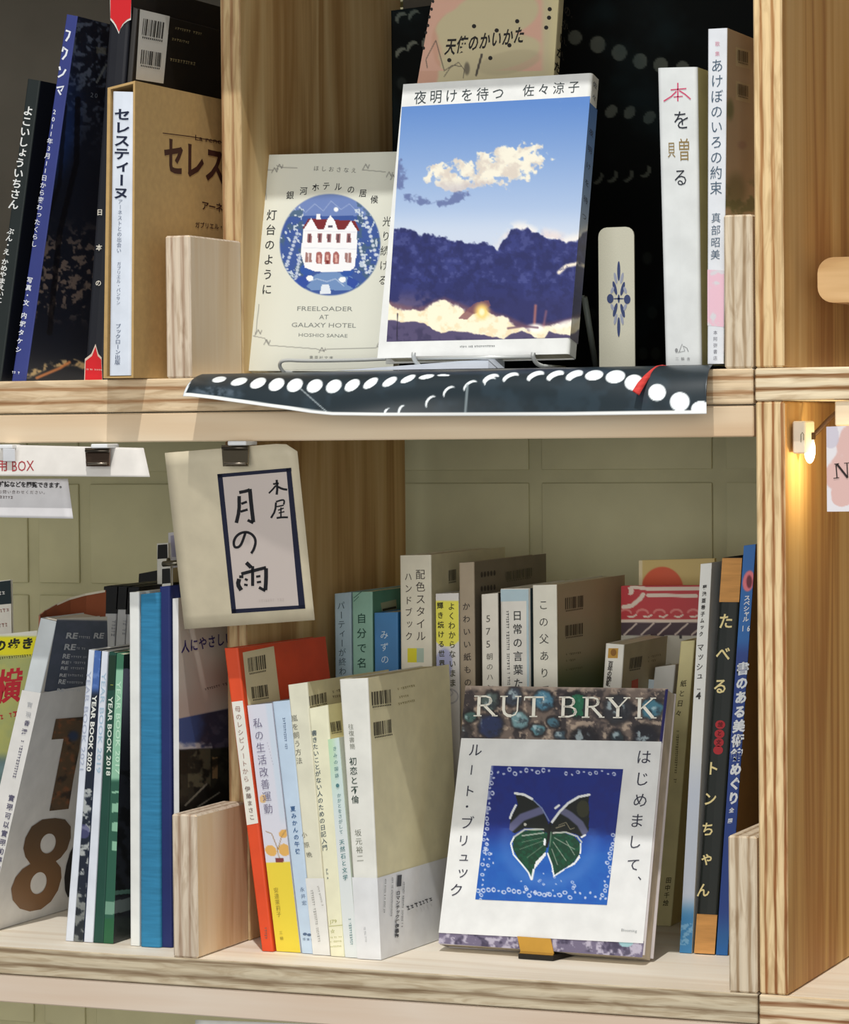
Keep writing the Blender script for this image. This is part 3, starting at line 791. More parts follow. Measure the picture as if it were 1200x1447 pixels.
# floor part and back part
def moons_back(x, y):
    a = Art(x, y, (7, 11, 11)); G = (128, 132, 120)
    for cx, cy, r in ((813, 53, 9.5), (845, 63, 11), (875.5, 74.5, 10.5), (905, 86.5, 10), (934, 92, 10), (965, 96, 9)): a.mix(G, a.oval(cx, cy, r, r*1.1, 0, .06)*.62)
    for cx, cy in ((864, 157.5), (890, 159), (918, 166), (944, 172)): a.mix(G, a.oval(cx, cy, 10, 7.5, -55, .06)*.62)
    for cx, cy in ((845.5, 252), (866, 250), (888.5, 249), (913, 243)):
        a.mix(G, a.oval(cx, cy, 9.5, 6, -55, .05)*.6*(1-a.oval(cx-4, cy-3, 8.5, 6, -55, .05)))
    for cx, cy in ((567, 25), (585, 22), (567, 75), (583, 66), (604, 60)):
        a.mix(G, a.oval(cx, cy, 9, 7, -50, .05)*.8*(1-a.oval(cx+3, cy+4, 8.5, 6.5, -50, .05)))
    for cx, cy in ((915, 365), (922, 442), (836, 444), (909, 500), (927, 500), (568, 118), (570, 190)): a.mix(G, a.oval(cx, cy, 7, 9, 0, .2)*.22)
    a.mix((30, 52, 58), sm(.5, .8, fbm(x, y, 90, 3))*.4)
    return a.c
Yp = .30
x0b = at(553, 14, Yp)[0]; x1b = XR0-.002
def sheet(name, pts_fn, n1, n2, fn):
    U, T_ = np.meshgrid(np.linspace(0, 1, n1), np.linspace(0, 1, n2)); P = pts_fn(U.ravel(), T_.ravel())
    i = (np.arange(n2-1)[:, None]*n1+np.arange(n1-1)[None]).ravel(); f = np.stack([i, i+1, i+n1+1, i+n1], 1)
    x, y = proj(P); o = mesh_obj(name, P, f, printed_matt(), pr, smooth=True, cols=lin(np.clip(fn(x, y), 0, 255)))
    s = o.modifiers.new('thick', 'SOLIDIFY'); s.thickness = .0004; s.offset = 0
    return o
ztop0 = at(553, 15, Yp)[2]; ztop1 = ztop0+.02
def backp(u, v):
    # v 0 top .. 1 foot curving forward onto the floor
    x = x0b+(x1b-x0b)*u; zt = ztop0+(ztop1-ztop0)*u
    a = np.clip((v-.85)/.15, 0, 1)*math.pi/2; R_ = .03
    z = np.where(v < .85, zt+(Z1+.0014+R_-zt)*v/.85, Z1+.0014+R_-R_*np.sin(a)); y = np.where(v < .85, Yp, Yp-R_+R_*np.cos(a))
    return np.stack([x, y, z], 1)
sheet('upright_sheet', backp, 260, 330, moons_back)
def floorp(u, v):
    xa = np.interp(u, np.linspace(0, 1, nu), flap_top[:, 0]); xa = np.maximum(xa, XL1+.001); xb = x0b+(x1b-x0b)*u
    y = -.001+(Yp-.03+.001)*v
    z = Z1+.0022-.0008*np.minimum(v*6, 1)
    return np.stack([np.minimum(xa*(1-v)+xb*v, XR0-.0015), y, z], 1)
sheet('floor_sheet', floorp, 60, 40, lambda x, y: Art(x, y, (20, 26, 27)).c)
ZU = Z1+.0030
# red ribbon
rp = [(950, 521), (944, 518.5), (937, 517.5), (928, 519), (921, 525), (913, 534), (905, 545), (899, 555)]
wd = [2.5, 3, 4, 4, 5.5, 8, 10.5, 11]
vs = []
for k_, ((x, y), w) in enumerate(zip(rp, wd)):
    Yr = .012 if k_ < 2 else (.004-.036*(k_-2)/5)
    if k_ == 0: dx, dy = rp[1][0]-x, rp[1][1]-y
    else: dx, dy = x-rp[k_-1][0], y-rp[k_-1][1]
    L = math.hypot(dx, dy); nx, ny = -dy/L*w/2, dx/L*w/2
    vs += [at(x+nx, y+ny, Yr), at(x-nx, y-ny, Yr)]
rib = mesh_obj('ribbon', vs, [[2*k, 2*k+1, 2*k+3, 2*k+2] for k in range(len(rp)-1)], cloth((214, 62, 56), 700), None, smooth=True)
m_ = rib.modifiers.new('thick', 'SOLIDIFY'); m_.thickness = .0012; m_.offset = 0
props(rib, label='short red ribbon tail hanging over the moon poster at the shelf edge', category='ribbon')
# folded sheets of paper lying on the poster under the middle book
q = [(472, 531), (690, 507), (690, 522), (480, 535)]
vs = [at(x, y, Yy) for (x, y), Yy in zip(q, (.012, .03, .014, .004))]
for v in vs: v[2] = max(v[2], ZU+.0003)
vs2 = [v+np.array([0, .03, .0006]) for v in vs]
fp = mesh_obj('paper_slip', vs+vs2, [[0, 1, 2, 3], [7, 6, 5, 4], [0, 4, 5, 1], [1, 5, 6, 2], [2, 6, 7, 3], [3, 7, 4, 0]], paper((196, 204, 216)))
props(fp, label='folded pale paper slip lying under the cloud photo book', category='paper')

# ------------------------------------------------------------------ display books in the upper middle bay
def bird(x, y):
    a = Art(x, y, (206, 196, 160)); n = fbm(x, y, 40, 11, 3)
    a.mix((214, 168, 146), 1-a.curve([(590, 150), (612, 60), (640, 28), (662, 8), (700, -6), (800, -30)])*0-sm(-3, 3, (x-618)*.9+(y-40)*.0+(n-.5)*30+(y-20)*.15-8))
    blob = a.oval(700, 20, 62, 34, -10, .05)+a.oval(650, 60, 40, 46, 0, .05)+a.oval(690, 75, 75, 26, -8, .05)
    a.mix((222, 178, 158), (1-np.clip(blob, 0, 1))*(y < 100+0*x)*sm(0, .3, 1-sm(740, 775, x)))
    a.mix((186, 176, 144), np.clip(a.oval(720, 88, 45, 16, -12, .1), 0, 1)*.6)
    a.mix((214, 204, 160), sm(772, 784, x))
    a.mix((90, 84, 76), a.seg([(604, 96), (602, 84), (616, 57), (628, 100), (640, 92), (652, 94)], 1.3)*.8)
    a.mix((90, 84, 76), a.seg([(628, 108), (636, 96), (648, 88), (656, 98), (655, 110)], 1.2)*.8)
    a.mix((70, 64, 60), a.seg([(673, 106), (681, 77)], 3.2)*.9); a.mix((70, 64, 60), a.oval(660, 97, 4, 9, 0, .3)*.6)
    return a.c
b = faced('cream and pink paperback with brushed title, standing highest, behind the cloud photo book', (624, -75), (795, -80), (768, 330), (552, 330), (.20, .20, .165, .165), .012, (206, 196, 160), group=UM, spine_rgb=(212, 204, 164))
picture(b.front, bird, b.root)
k = Ink(b.front).row('天使のかいかた', 637, 66, 734, 50, 15, 26, bold=.025)
for x, y in ((670, 37), (702, 43), (731, 30), (720, 64), (693, 82), (635, 85), (777, 13), (776, 25), (772, 39)): k.oval(x, y, 3, 3)
for x, y in ((612, 2), (610, 13), (607, 24), (605, 36), (602, 46), (599, 68)): k.oval(x, y, 1.8, 2.4)
k.build('lettering', (36, 34, 34), b.root)
Ink(b.spine).col('のかいかた', 802, 16, 788, 96, 12, 15, bold=.03).col('・・・・', 808, 24, 796, 84, 12).build('spine_lettering', (44, 42, 36), b.root)
# hotel paperback
def hotel(x, y):
    a = Art(x, y, (218, 220, 208)); n = fbm(x, y, 10, 2); n2 = fbm(x, y, 4, 7, 2)
    cx, cy, r = 466.5, 346, 70
    C = a.oval(cx, cy, 71, 71.5, 0, 0.0)
    a.mix((58, 86, 154), C)
    a.mix((122, 144, 196), C*(y < 305)*.8)
    a.mix((160, 176, 212), C*(a.seg([(432, 300), (445, 288), (457, 298), (468, 284), (482, 296), (494, 288), (505, 300)], 1)*.8))
    a.mix((70, 98, 120), C*sm(.5, .62, n)*(np.abs(x-cx) > 38)*.8)
    a.mix((204, 216, 228), C*(n2 > .66)*(np.abs(x-cx) > 34)*(np.abs(fbm(x, y, 22, 6)-.5) < .12)*.9)
    for k in range(9):
        t = k/8
        a.mix((214, 222, 232), C*a.oval(517+14*t, 308+52*t, 2.6, 2.4, 0, .3)*.9); a.mix((214, 222, 232), C*a.oval(420-15*t, 330+45*t, 2.6, 2.4, 0, .3)*.8)
        a.mix((214, 222, 232), C*a.oval(508+10*t, 345+40*t, 2.2, 2.2, 0, .3)*.9); a.mix((214, 222, 232), C*a.oval(424-6*t, 360+35*t, 2.4, 2.2, 0, .3)*.8)
    a.mix((242, 246, 248), a.oval(475, 296, 3.2, 3.2, 0, .2))
    # ground, drive and shrubs
    a.mix((110, 142, 190), C*a.poly([(446, 388), (462, 383), (482, 385), (498, 392), (508, 402), (494, 410), (440, 410), (430, 402)]))
    a.mix((46, 76, 160), C*a.poly([(412, 398), (432, 388), (440, 398), (430, 408)])); a.mix((46, 76, 160), C*a.poly([(492, 390), (508, 398), (500, 408), (490, 402)]))
    a.mix((180, 196, 222), C*a.seg([(436, 398), (448, 394), (462, 398), (474, 394), (486, 404)], 1.4)*.8)
    a.mix((46, 84, 164), C*a.oval(434, 381, 10, 8, 0, .1)); a.mix((46, 84, 164), C*a.oval(490, 384, 9, 7, 0, .1))
    H = (240, 242, 246)
    a.mix((120, 40, 44), a.poly([(428, 322), (436, 309), (502, 312), (508, 326), (504, 326), (430, 326)]))
    a.mix(H, a.poly([(427, 342), (428, 326), (440, 308), (449, 324), (458, 324), (462, 312), (467, 304), (473, 312), (477, 324), (487, 325), (496, 312), (505, 326), (504, 358), (501, 378), (496, 382), (478, 384), (446, 384), (431, 378), (425, 358)]))
    a.mix(H, a.poly([(446, 302), (454, 302), (454, 310), (446, 310)])*(y > 300)*(np.abs(x-450) < 3))
    a.mix((210, 214, 224), a.seg([(429, 350), (504, 352)], 1)*.7); a.mix((206, 208, 222), a.seg([(430, 326), (503, 328)], 1)*.6)
    Wn = (150, 104, 108)
    for wx_ in (437.5, 452, 465, 478, 493): a.mix(Wn, (np.abs(x-wx_) < 3)*(np.abs(y-336.5) < 6.5)); a.mix((90, 60, 66), (np.abs(x-wx_) < 1)*(np.abs(y-336.5) < 5.5))
    for wx_ in (451, 463, 475): a.mix((164, 100, 96), (np.abs(x-wx_) < 4.2)*(y > 360)*(y < 373)+a.oval(wx_, 360, 4.2, 4.5)); a.mix((216, 170, 160), (np.abs(x-wx_) < 1.6)*(y > 360)*(y < 371))
    for wx_ in (436, 492): a.mix((158, 120, 116), (np.abs(x-wx_) < 4.5)*(np.abs(y-364) < 7)); a.mix((224, 206, 206), (np.abs(x-wx_) < .7)*(np.abs(y-364) < 7))
    a.mix((120, 44, 46), (np.abs(x-463) < 2)*(y > 368)*(y < 373)); a.mix((90, 84, 100), (np.abs(x-467) < 3.5)*(np.abs(y-320) < 1.6))
    a.mix((240, 244, 246), a.oval(438, 393, 5, 4)+a.oval(484, 395, 5, 4)); a.mix((222, 230, 240), C*a.poly([(455, 402), (465, 402), (468, 415), (452, 415)])); 
    G = (122, 122, 118)
    L = [[(376, 240), (386, 240)], [(376, 246), (376, 282)], [(391, 234), (400, 237), (420, 237)], [(512, 240), (545, 243)], [(366, 430), (362, 468), (360, 475)], [(374, 478), (380, 488), (447, 493), (456, 496), (464, 493), (530, 492), (538, 488)], [(358, 475), (374, 478)]]
    for l in L: a.mix(G, a.seg(l, 1.1)*.75)
    for cx_, cy_ in ((388, 241), (395, 236), (517, 236), (550, 247), (556, 251), (377, 484), (455, 495), (365, 470), (537, 486)): a.mix(G, a.seg([(cx_-4, cy_+3), (cx_, cy_-4), (cx_+3, cy_+2), (cx_+5, cy_-3)], 1.3)*.8)
    return a.c
b = faced('cream paperback with a round blue picture of a white gabled hotel, on the shelf edge', (372, 219), (574, 214), (556, 519), (351, 524), (.125, .125, .088, .088), .010, paper((218, 220, 208), .25, .03, 60, .6), group=UM, spine_side='left')
picture(b.front, hotel, b.root, rough=.2, step=1.1)
k = Ink(b.front)
k.row('ほしおさなえ', 447, 238, 500, 241, 8).build('author_lettering', (104, 104, 100), b.root)
k = Ink(b.front)
for ch, x, y in zip('銀河ホテルの居候', (410, 429, 446, 461, 478, 496, 513, 529), (276, 270, 265, 263, 264, 268, 273, 282)): k.row(ch, x, y, x, y, 11, 12, .01)
k.col('灯台のように', 384, 304, 377, 409, 15, 16, bold=.01).col('光り続ける', 547, 313, 541, 396, 13, 15)
k.build('lettering', (52, 54, 54), b.root)
k = Ink(b.front); k.line('FREELOADER', 420, 439, 498, 439.5, 6.5).line('AT', 451, 451, 464, 451, 6.5).line('GALAXY HOTEL', 412, 462, 503, 463, 6.5).line('HOSHIO SANAE', 422, 475.5, 491, 477, 5).row('集英社文庫', 440, 505, 468, 506, 5.5)
k.build('small_lettering', (128, 132, 128), b.root)
# cloud photo book
def clouds(x, y):
    n = fbm(x, y, 22, 4, 5); n2 = fbm(x, y, 9, 21, 4); t = np.clip((y-145)/180, 0, 1)
    a = Art(x, y, (0, 0, 0)); c0 = np.array((92, 134, 200.)); c1 = np.array((186, 204, 230.))
    a.c = c0[None]*(1-t[:, None])+c1[None]*t[:, None]
    a.mix((206, 216, 232), sm(290, 345, y)*.8*(y < 400))
    m = np.clip(a.oval(690, 243, 85, 24, -8, .5)+a.oval(725, 222, 42, 20, -10, .5)+a.oval(640, 246, 32, 18, 0, .5), 0, 1)
    m = sm(.36, .56, m*.62+(n2-.5)*1.1)
    a.mix((244, 238, 218), m*.95); a.mix((200, 186, 178), m*sm(.42, .7, fbm(x, y, 13, 55))*.6); a.mix((176, 170, 186), m*sm(250, 268, y)*.5)
    m = np.clip(a.oval(640, 281, 28, 8, -18, .6)+a.oval(593, 282, 20, 8, 8, .6)+a.oval(560, 250, 18, 24, 0, .6), 0, 1)
    a.mix((96, 110, 158), sm(.35, .6, m*.6+(n2-.5)*1.0)*.85)
    wob = (n2-.5)*26+(n-.5)*26
    top = np.interp(x, [545, 562, 578, 592, 610, 640, 660, 680, 697, 702, 716, 722, 732, 745, 758, 772, 786, 800, 812, 822, 840, 856], [327, 324, 326, 333, 336, 339, 345, 343, 346, 352, 336, 326, 323, 324, 332, 334, 336, 342, 340, 336, 322, 308])
    bot = np.interp(x, [545, 556, 575, 595, 612, 628, 648, 668, 688, 700, 716, 730, 745, 760, 780, 800, 830, 850], [424, 432, 437, 438, 430, 424, 432, 440, 436, 446, 450, 457, 463, 462, 460, 455, 447, 442])
    edge = sm(top-16, top, y)*(1-sm(top, top+5, y))*sm(690, 720, x)
    a.mix((250, 242, 232), edge*.8*sm(.3, .6, n2)); a.mix((214, 196, 200), edge*sm(.55, .7, n)*.5)
    body = sm(-2, 2, y-(top+wob*.5))*(1-sm(-2, 2, y-(bot+wob*.4)))
    a.mix((44, 50, 108), body)
    a.mix((60, 68, 134), body*sm(.45, .7, n)*.55); a.mix((92, 100, 160), body*sm(.56, .7, n2)*.4*(y < 400)); a.mix((34, 38, 84), body*sm(.5, .34, n2)*.5); a.mix((46, 46, 92), body*sm(400, 435, y)*.5)
    a.mix((120, 104, 130), body*sm(405, 430, y)*sm(.45, .6, n)*sm(700, 560, x)*.6)
    a.mix((248, 236, 216), np.clip(a.seg([(790, 385), (800, 376), (814, 373), (826, 378)], 5, 4), 0, 1)*sm(.35, .55, n2+.1))
    glow = (1-sm(bot-2, bot+3, y+wob*-.4))
    band = sm(-2, 2, y-(bot+wob*.4))
    a.mix((252, 242, 214), band); a.mix((236, 208, 160), band*sm(.5, .7, n2)*.5)
    a.mix((150, 96, 90), body*sm(bot-8, bot, y)*.5)
    a.mix((130, 84, 90), a.poly([(648, 450), (662, 436), (672, 428), (690, 424), (694, 432), (680, 440), (668, 444), (660, 452)])*.8)
    a.mix((250, 214, 120), a.oval(681, 440, 9, 10, 0, .6)); a.mix((255, 244, 200), a.oval(681, 441, 4, 5, 0, .5))
    a.mix((210, 130, 110), a.seg([(755, 462), (757, 432)], 3.5, 4)*.7); a.mix((190, 120, 120), a.seg([(768, 462), (772, 440)], 3, 4)*.5)
    a.mix((255, 252, 244), a.oval(757, 464, 11, 6, 0, .5)); a.mix((255, 250, 240), a.oval(800, 458, 18, 5, -15, .5)*.8)
    a.mix((110, 80, 100), a.seg([(718, 464), (740, 461), (760, 463)], 3, 2)*.8)
    g = np.interp(x, [540, 552, 575, 600, 612, 624, 640, 665, 690, 712, 720, 736, 748, 756, 770, 776, 790, 806, 830, 860], [455, 453, 455, 456, 466, 470, 467, 471, 474, 479, 472, 468, 470, 478, 477, 468, 472, 474, 464, 462])
    a.mix((84, 76, 110), sm(-1, 1, y-g-(n2-.5)*5)); a.mix((56, 52, 84), sm(4, 12, y-g)*sm(.4, .6, n2)*.7)
    a.mix((40, 36, 56), a.seg([(562, 443), (561, 480)], 1.3))
    return a.c
b = faced('thick book with a photo of blue sky and sunlit clouds, white title band on top', (570, 119), (837, 103), (804, 500), (545, 505), (.085, .085, .040, .040), .0155, (232, 234, 232), group=UM, spine_rgb=(226, 228, 224))
def fq(f, v0, v1):
    q = f.px; return [q[0]+(q[3]-q[0])*v0, q[1]+(q[2]-q[1])*v0, q[1]+(q[2]-q[1])*v1, q[0]+(q[3]-q[0])*v1]
picture(b.front, clouds, b.root, quad=fq(b.front, .083, .943), step=1.1)
sp = b.spine
def cl2(x, y): return clouds(x*1.0-8, y)
picture(sp, lambda x, y: clouds(np.minimum(x, 850), y+2)*.96, b.root, quad=[sp.px[0]+(sp.px[3]-sp.px[0])*.105, sp.px[1]+(sp.px[2]-sp.px[1])*.105, sp.px[1]+(sp.px[2]-sp.px[1])*.945, sp.px[0]+(sp.px[3]-sp.px[0])*.945])
k = Ink(b.front); k.row('夜明けを待つ', 594, 138, 704, 132, 18, 20, .0).row('佐々涼子', 747, 128, 811, 123, 17, 18, 0).smudge(650, 490, 700, 489, 3, 8)
k.build('lettering', (46, 58, 62), b.root)
c0, c1 = (sp.px[0]+sp.px[1])/2, (sp.px[3]+sp.px[2])/2
def spt(v): return c0+(c1-c0)*v
k = Ink(sp); k.col('佐々', *spt(.03), *spt(.075), 8, 9).col('夜明けを待つ', *spt(.2), *spt(.5), 9, 10).build('spine_lettering', (66, 70, 86), b.root)

# wire display stands
wm = metal((222, 226, 224), .3, .2)
st = empty('wire_stand', tuple(at(480, 528, .03)*np.array([1, 1, 0])+np.array([0, 0, ZU])), 'white wire book stand holding the round-picture paperback', 'book stand', 'wire book stands')
tube('front_rail', smooth_path([on(401, .070, ZU+.0015), at(395, 518, .068), at(396, 511, .066), at(405, 508.5, .066), at(430, 510, .066), at(500, 509, .066), at(546, 507, .066)], 2), .0013, wm, st)
tube('base_rail', [on(401, .070, ZU+.0015), on(440, .14, ZU+.0015), on(560, .14, ZU+.0015)], .0013, wm, st)
tube('back_rail', smooth_path([on(440, .14, ZU+.002), on(450, .15, ZU+.06), on(520, .15, ZU+.06), on(530, .14, ZU+.002)], 2), .0013, wm, st)
st = empty('wire_stand', tuple(on(670, .06, ZU)), 'wire book stand under the cloud photo book', 'book stand', 'wire book stands')
for xa in (584, 753):
    tube('front_hook', smooth_path([on(xa+13, .030, ZU+.0015), at(xa+5, 514, .026), at(xa, 504, .022), at(xa+1, 498, .022)], 2), .0015, wm, st)
    tube('base_rail', [on(xa+13, .030, ZU+.0015), on(xa+45, .10, ZU+.0015)], .0013, wm, st)
tube('cross_bar', [at(586, 506, .027), at(755, 504, .027)], .0013, wm, st)
tube('prop', [at(826, 420, .112), on(842, .135, ZU+.003)], .0022, metal((120, 128, 122), .5), st)
tube('cross_bar', [at(826, 420, .112), at(740, 420, .112)], .0015, metal((120, 128, 122), .5), st)

# metal bookend
be = empty('bookend', tuple(on(872, .13, ZU)), 'cream metal bookend with a blue leaf ornament, beside the cloud photo book', 'bookend')
tlp, trp = at(845.5, 318, .10), at(896, 324, .10); x0_, x1_ = tlp[0], trp[0]
zt = (tlp[2]+trp[2])/2
bm = bmesh.new(); R_ = .006; pts = [(x0_, ZU+.0005), (x1_, ZU+.0005)]
for k_ in range(5): a = math.pi/2*k_/4; pts.append((x1_-R_+R_*math.cos(a), zt-R_+R_*math.sin(a)))
for k_ in range(5): a = math.pi/2+math.pi/2*k_/4; pts.append((x0_+R_+R_*math.cos(a), zt-R_+R_*math.sin(a)))
f0 = [bm.verts.new((x, .10, z)) for x, z in pts]; f1 = [bm.verts.new((x, .1013, z)) for x, z in pts]
bm.faces.new(f0); bm.faces.new(f1[::-1])
for k_ in range(len(pts)): bm.faces.new([f0[k_], f0[(k_+1) % len(pts)], f1[(k_+1) % len(pts)], f1[k_]])
cm = metal((212, 210, 190), .4)
bm_obj('plate', bm, cm, be)
bm_obj('foot', box_bm(x0_, x1_, .1015, .16, ZU+.0004, ZU+.0016, .0003), cm, be)
bf = Face(np.array([x0_, .10, zt]), np.array([x1_, .10, zt]), np.array([x1_, .10, ZU]), np.array([x0_, .10, ZU]))
kd = Ink(bf); kl = Ink(bf, .0003); cx, cy = 874.5, 422
kd.oval(cx, cy-39, 2.2, 14); kd.oval(cx, cy+40, 2.2, 14); kd.oval(cx-12, cy, 4.6, 6.6); kd.oval(cx+12, cy+1, 4.6, 6.6)
kd.oval(cx-5.5, cy-15, 2.4, 10, -14).oval(cx+5.5, cy-14, 2.4, 10, 14).oval(cx-5, cy+16, 2.4, 10, 14).oval(cx+5.5, cy+17, 2.4, 10, -14).oval(cx, cy, 1.5, 6).oval(cx, cy, 8, 1)
for sx_ in (-1, 1):
    for sy_ in (-1, 1): kl.oval(cx+sx_*9, cy+sy_*12, 2, 5, sx_*sy_*20); kl.oval(cx+sx_*4.5, cy+sy_*29, 2, 8, sx_*sy_*-12)
kd.build('ornament', (52, 66, 110), be); kl.build('ornament', (150, 156, 176), be)

# two white books at the right end
b = book('thick white book with hand-drawn title whose top character is pink, beside the metal bookend', (929, 96), (985, 94.5), 940, 991, .03, .13, ZU, (222, 226, 226), (214, 206, 150), group=UM, hard=True)
k = Ink(b.spine); k.stroke([(948, 127), (970, 125)], 1.6).stroke([(958, 117), (958, 143)], 1.8).stroke([(956, 129), (949, 136), (938, 143)], 1.8).stroke([(960, 128), (968, 133), (976, 140)], 1.8).stroke([(952, 137), (965, 136)], 1.4).build('pink_lettering', (206, 70, 110), b.root)
k = Ink(b.spine); k.row('を', 963, 170, 963, 170, 25, 29).row('る', 962, 251, 962, 251, 22, 27).build('lettering', (34, 40, 52), b.root)
k = Ink(b.spine); k.row('曽', 967, 212, 967, 212, 19, 34).row('貝', 949, 212, 949, 212, 12, 24).build('brown_lettering', (140, 118, 70), b.root)
k = Ink(b.spine); k.stroke([(960, 497), (964, 486), (968, 496), (958, 498)], .9).stroke([(966, 489), (971, 492), (973, 497)], .9).oval(956, 495, 2, 3).row('三輪舎', 957, 507, 973, 507, 5).build('small_lettering', (140, 142, 144), b.root)
b = book('tall white book with a blue-grey hiragana title and pink patch, rightmost in the upper bay', (1000.5, 41), (1028, 39.5), 999.5, 1023, .008, .13, ZU, (224, 228, 234), (190, 176, 140), group=UM)
def cherry(x, y):
    a = Art(x, y, (214, 212, 218)); n = fbm(x, y, 16, 3); a.mix((232, 190, 206), sm(.36, .46, n+.1)); return a.c
picture(b.spine, cherry, b.root, quad=[(1000, 381), (1023.5, 382), (1023, 462), (1000, 460)])
k = Ink(b.spine); k.col('あけぼのいろの約束', 1013.5, 93, 1012, 266, 18, 20, .0).col('真部昭美', 1012, 308, 1011, 360, 14, 15).build('lettering', (70, 92, 112), b.root)
Ink(b.spine).col('歌集', 1014, 62, 1014, 76, 7).build('pink_lettering', (206, 140, 160), b.root)
Ink(b.spine).col('本阿弥書店', 1011, 470, 1011, 506, 6).build('small_lettering', (110, 110, 120), b.root)
def blurry(x, y):
    a = Art(x, y, (190, 168, 136)); n = fbm(x, y, 18, 4)
    a.mix((120, 124, 84), sm(.55, .7, n)*sm(240, 280, y)); a.mix((96, 96, 62), a.oval(1040, 270, 14, 24, 0, .5)*.6); a.mix((110, 118, 80), a.oval(1032, 155, 5, 14, 0, .5)*.8); a.mix((140, 100, 100), a.oval(1049, 205, 6, 6, 0, .5)*.4)
    return a.c
picture(b.side, blurry, b.root)
for y in (68, 116): patch(b.side, [(1040, y-2), (1061, y+4), (1061, y+30), (1040, y+25)], (206, 190, 150), b.root, 'barcode_label')
barcode(b.side, (1043, 70), (1058, 74), (1043, 88), b.root, (90, 78, 60), 3, .001); barcode(b.side, (1043, 118), (1058, 122), (1043, 136), b.root, (90, 78, 60), 4, .001)
#==PART3==
# ------------------------------------------------------------------ lower left bay
def yokohama(x, y):
    a = Art(x, y, (184, 186, 112)); n = fbm(x, y, 22, 5)
    a.mix((208, 214, 90), sm(926, 918, y)); a.mix((236, 226, 40), sm(928, 924, y)*sm(899, 902, y))
    a.mix((226, 226, 214), sm(901, 897, y)); a.mix((166, 176, 120), sm(.4, .7, n)*.6*(y > 930))
    a.mix((70, 100, 130), sm(1060, 1080, y)*(x < 12)*.7)
    return a.c
b = faced('yellow-green travel magazine with red kanji, leaning behind the curled magazine at the far left', (-55, 902), (53, 891), (6, 1235), (-100, 1255), (.115, .115, .10, .10), .005, (208, 210, 110), group=LL, name='magazine', cat='magazine', spine_side='left')
picture(b.front, yokohama, b.root)
Ink(b.front).row('地球の歩き方', -38, 915, 58, 908, 17, 17, .05).smudge(-10, 931, 45, 926, 4, 3).build('lettering', (40, 44, 30), b.root)
Ink(b.front).row('横', 12, 970, 12, 970, 38, 50, .03).smudge(0, 1014, 26, 1008, 9, 3).build('red_lettering', (190, 40, 52), b.root)
b = faced('white card with a black top band, standing behind the yellow-green magazine', (-60, 828), (15, 819), (22, 1100), (-55, 1110), (.26, .26, .25, .25), .003, (224, 222, 214), group=LL, name='card', cat='card', spine_side='left')
patch(b.front, [(-60, 829), (14.8, 820), (16, 853), (-60, 860)], (30, 44, 50), b.root, 'black_band')
Ink(b.front, .0008).smudge(-20, 840, 4, 838, 6, 4).build('white_lettering', (220, 220, 220), b.root)
Ink(b.front).smudge(-20, 866, 10, 862, 6, 5).smudge(-20, 886, 8, 883, 6, 6).build('lettering', (150, 110, 100), b.root)
# big curled magazine with the numerals 1 8 0
b = book('large white magazine with a curled cover and big brown numerals, leaning right at far left', (57, 873), (80, 878), -46, -20, .045, .15, 0, (206, 212, 214), (224, 218, 208), name='magazine', cat='magazine', group=LL, page=(226, 220, 206))
def slate(x, y):
    a = Art(x, y, (84, 94, 112)); n = fbm(x, y, 9, 5); e = 75-(y-875)*.155
    a.mix((200, 206, 208), sm(1.5, -1.5, x-e-(fbm(x*0, y, 9, 3)-.5)*9)); a.mix((102, 108, 130), sm(.4, .7, n)*.4*(x > e+3)); a.mix((50, 54, 66), sm(920, 975, y-x*.1+10)*.25)
    a.mix((232, 228, 214), sm(877, 874, y-(x-80)*.02)); return a.c
picture(b.side, slate, b.root, quad=[(80, 874), (151, 871), (153, 981), (62, 977)], off=.0003)
k = Ink(b.side, .0008)
yy = [898, 914, 926, 934, 942, 952, 962, 973]
for i_, y in enumerate(yy):
    x = 93-(y-898)*.17; hh = 8.5 if i_ < 2 else (6.5 if i_ in (2, 6) else 4.5)
    k.line('RE', x, y+4, x+(16 if i_ < 2 else 10), y+4.5, hh, .03)
    k.smudge(x+(18 if i_ < 2 else 12), y+2, x+34, y+3, 3.5, i_)
k.line('RE', 132, 902, 146, 902, 8, .03); k.build('lettering', (206, 210, 214), b.root)
# white paper band round the lower part
def bandq(bk, v0s, v1s, name, rgb, parent, off=.0006, side_only=False, lbl=None):
    """paper wrapper around spine and side of a book between two heights (fractions from the top)"""
    BL, TL, BR, TR, D = bk.q
    def L(v): return TL*(1-v)+BL*v
    def R(v): return TR*(1-v)+BR*v
    n = np.array([0, -1, 0.])*off; sx = np.array([off, 0, 0]); lx = np.array([-off, 0, 0])
    vs = [L(v0s)+n+lx, R(v0s)+n+sx, R(v0s)+D*.98+sx, L(v1s)+n+lx, R(v1s)+n+sx, R(v1s)+D*.98+sx, L(v0s)+D*.3+lx, L(v1s)+D*.3+lx]
    o = mesh_obj(name, vs, [[0, 3, 4, 1], [1, 4, 5, 2], [0, 6, 7, 3]], paper(rgb), parent)
    if lbl: o['label'] = lbl
    return o
bandq(b, (975-873)/(1322-873), 1.0, 'paper_band', (226, 224, 220), b.root, .0008)
sf = Face(b.side.c[0]+np.array([.0006, 0, 0]), b.side.c[1]+np.array([.0006, 0, 0]), b.side.c[2]+np.array([.0006, 0, 0]), b.side.c[3]+np.array([.0006, 0, 0]))
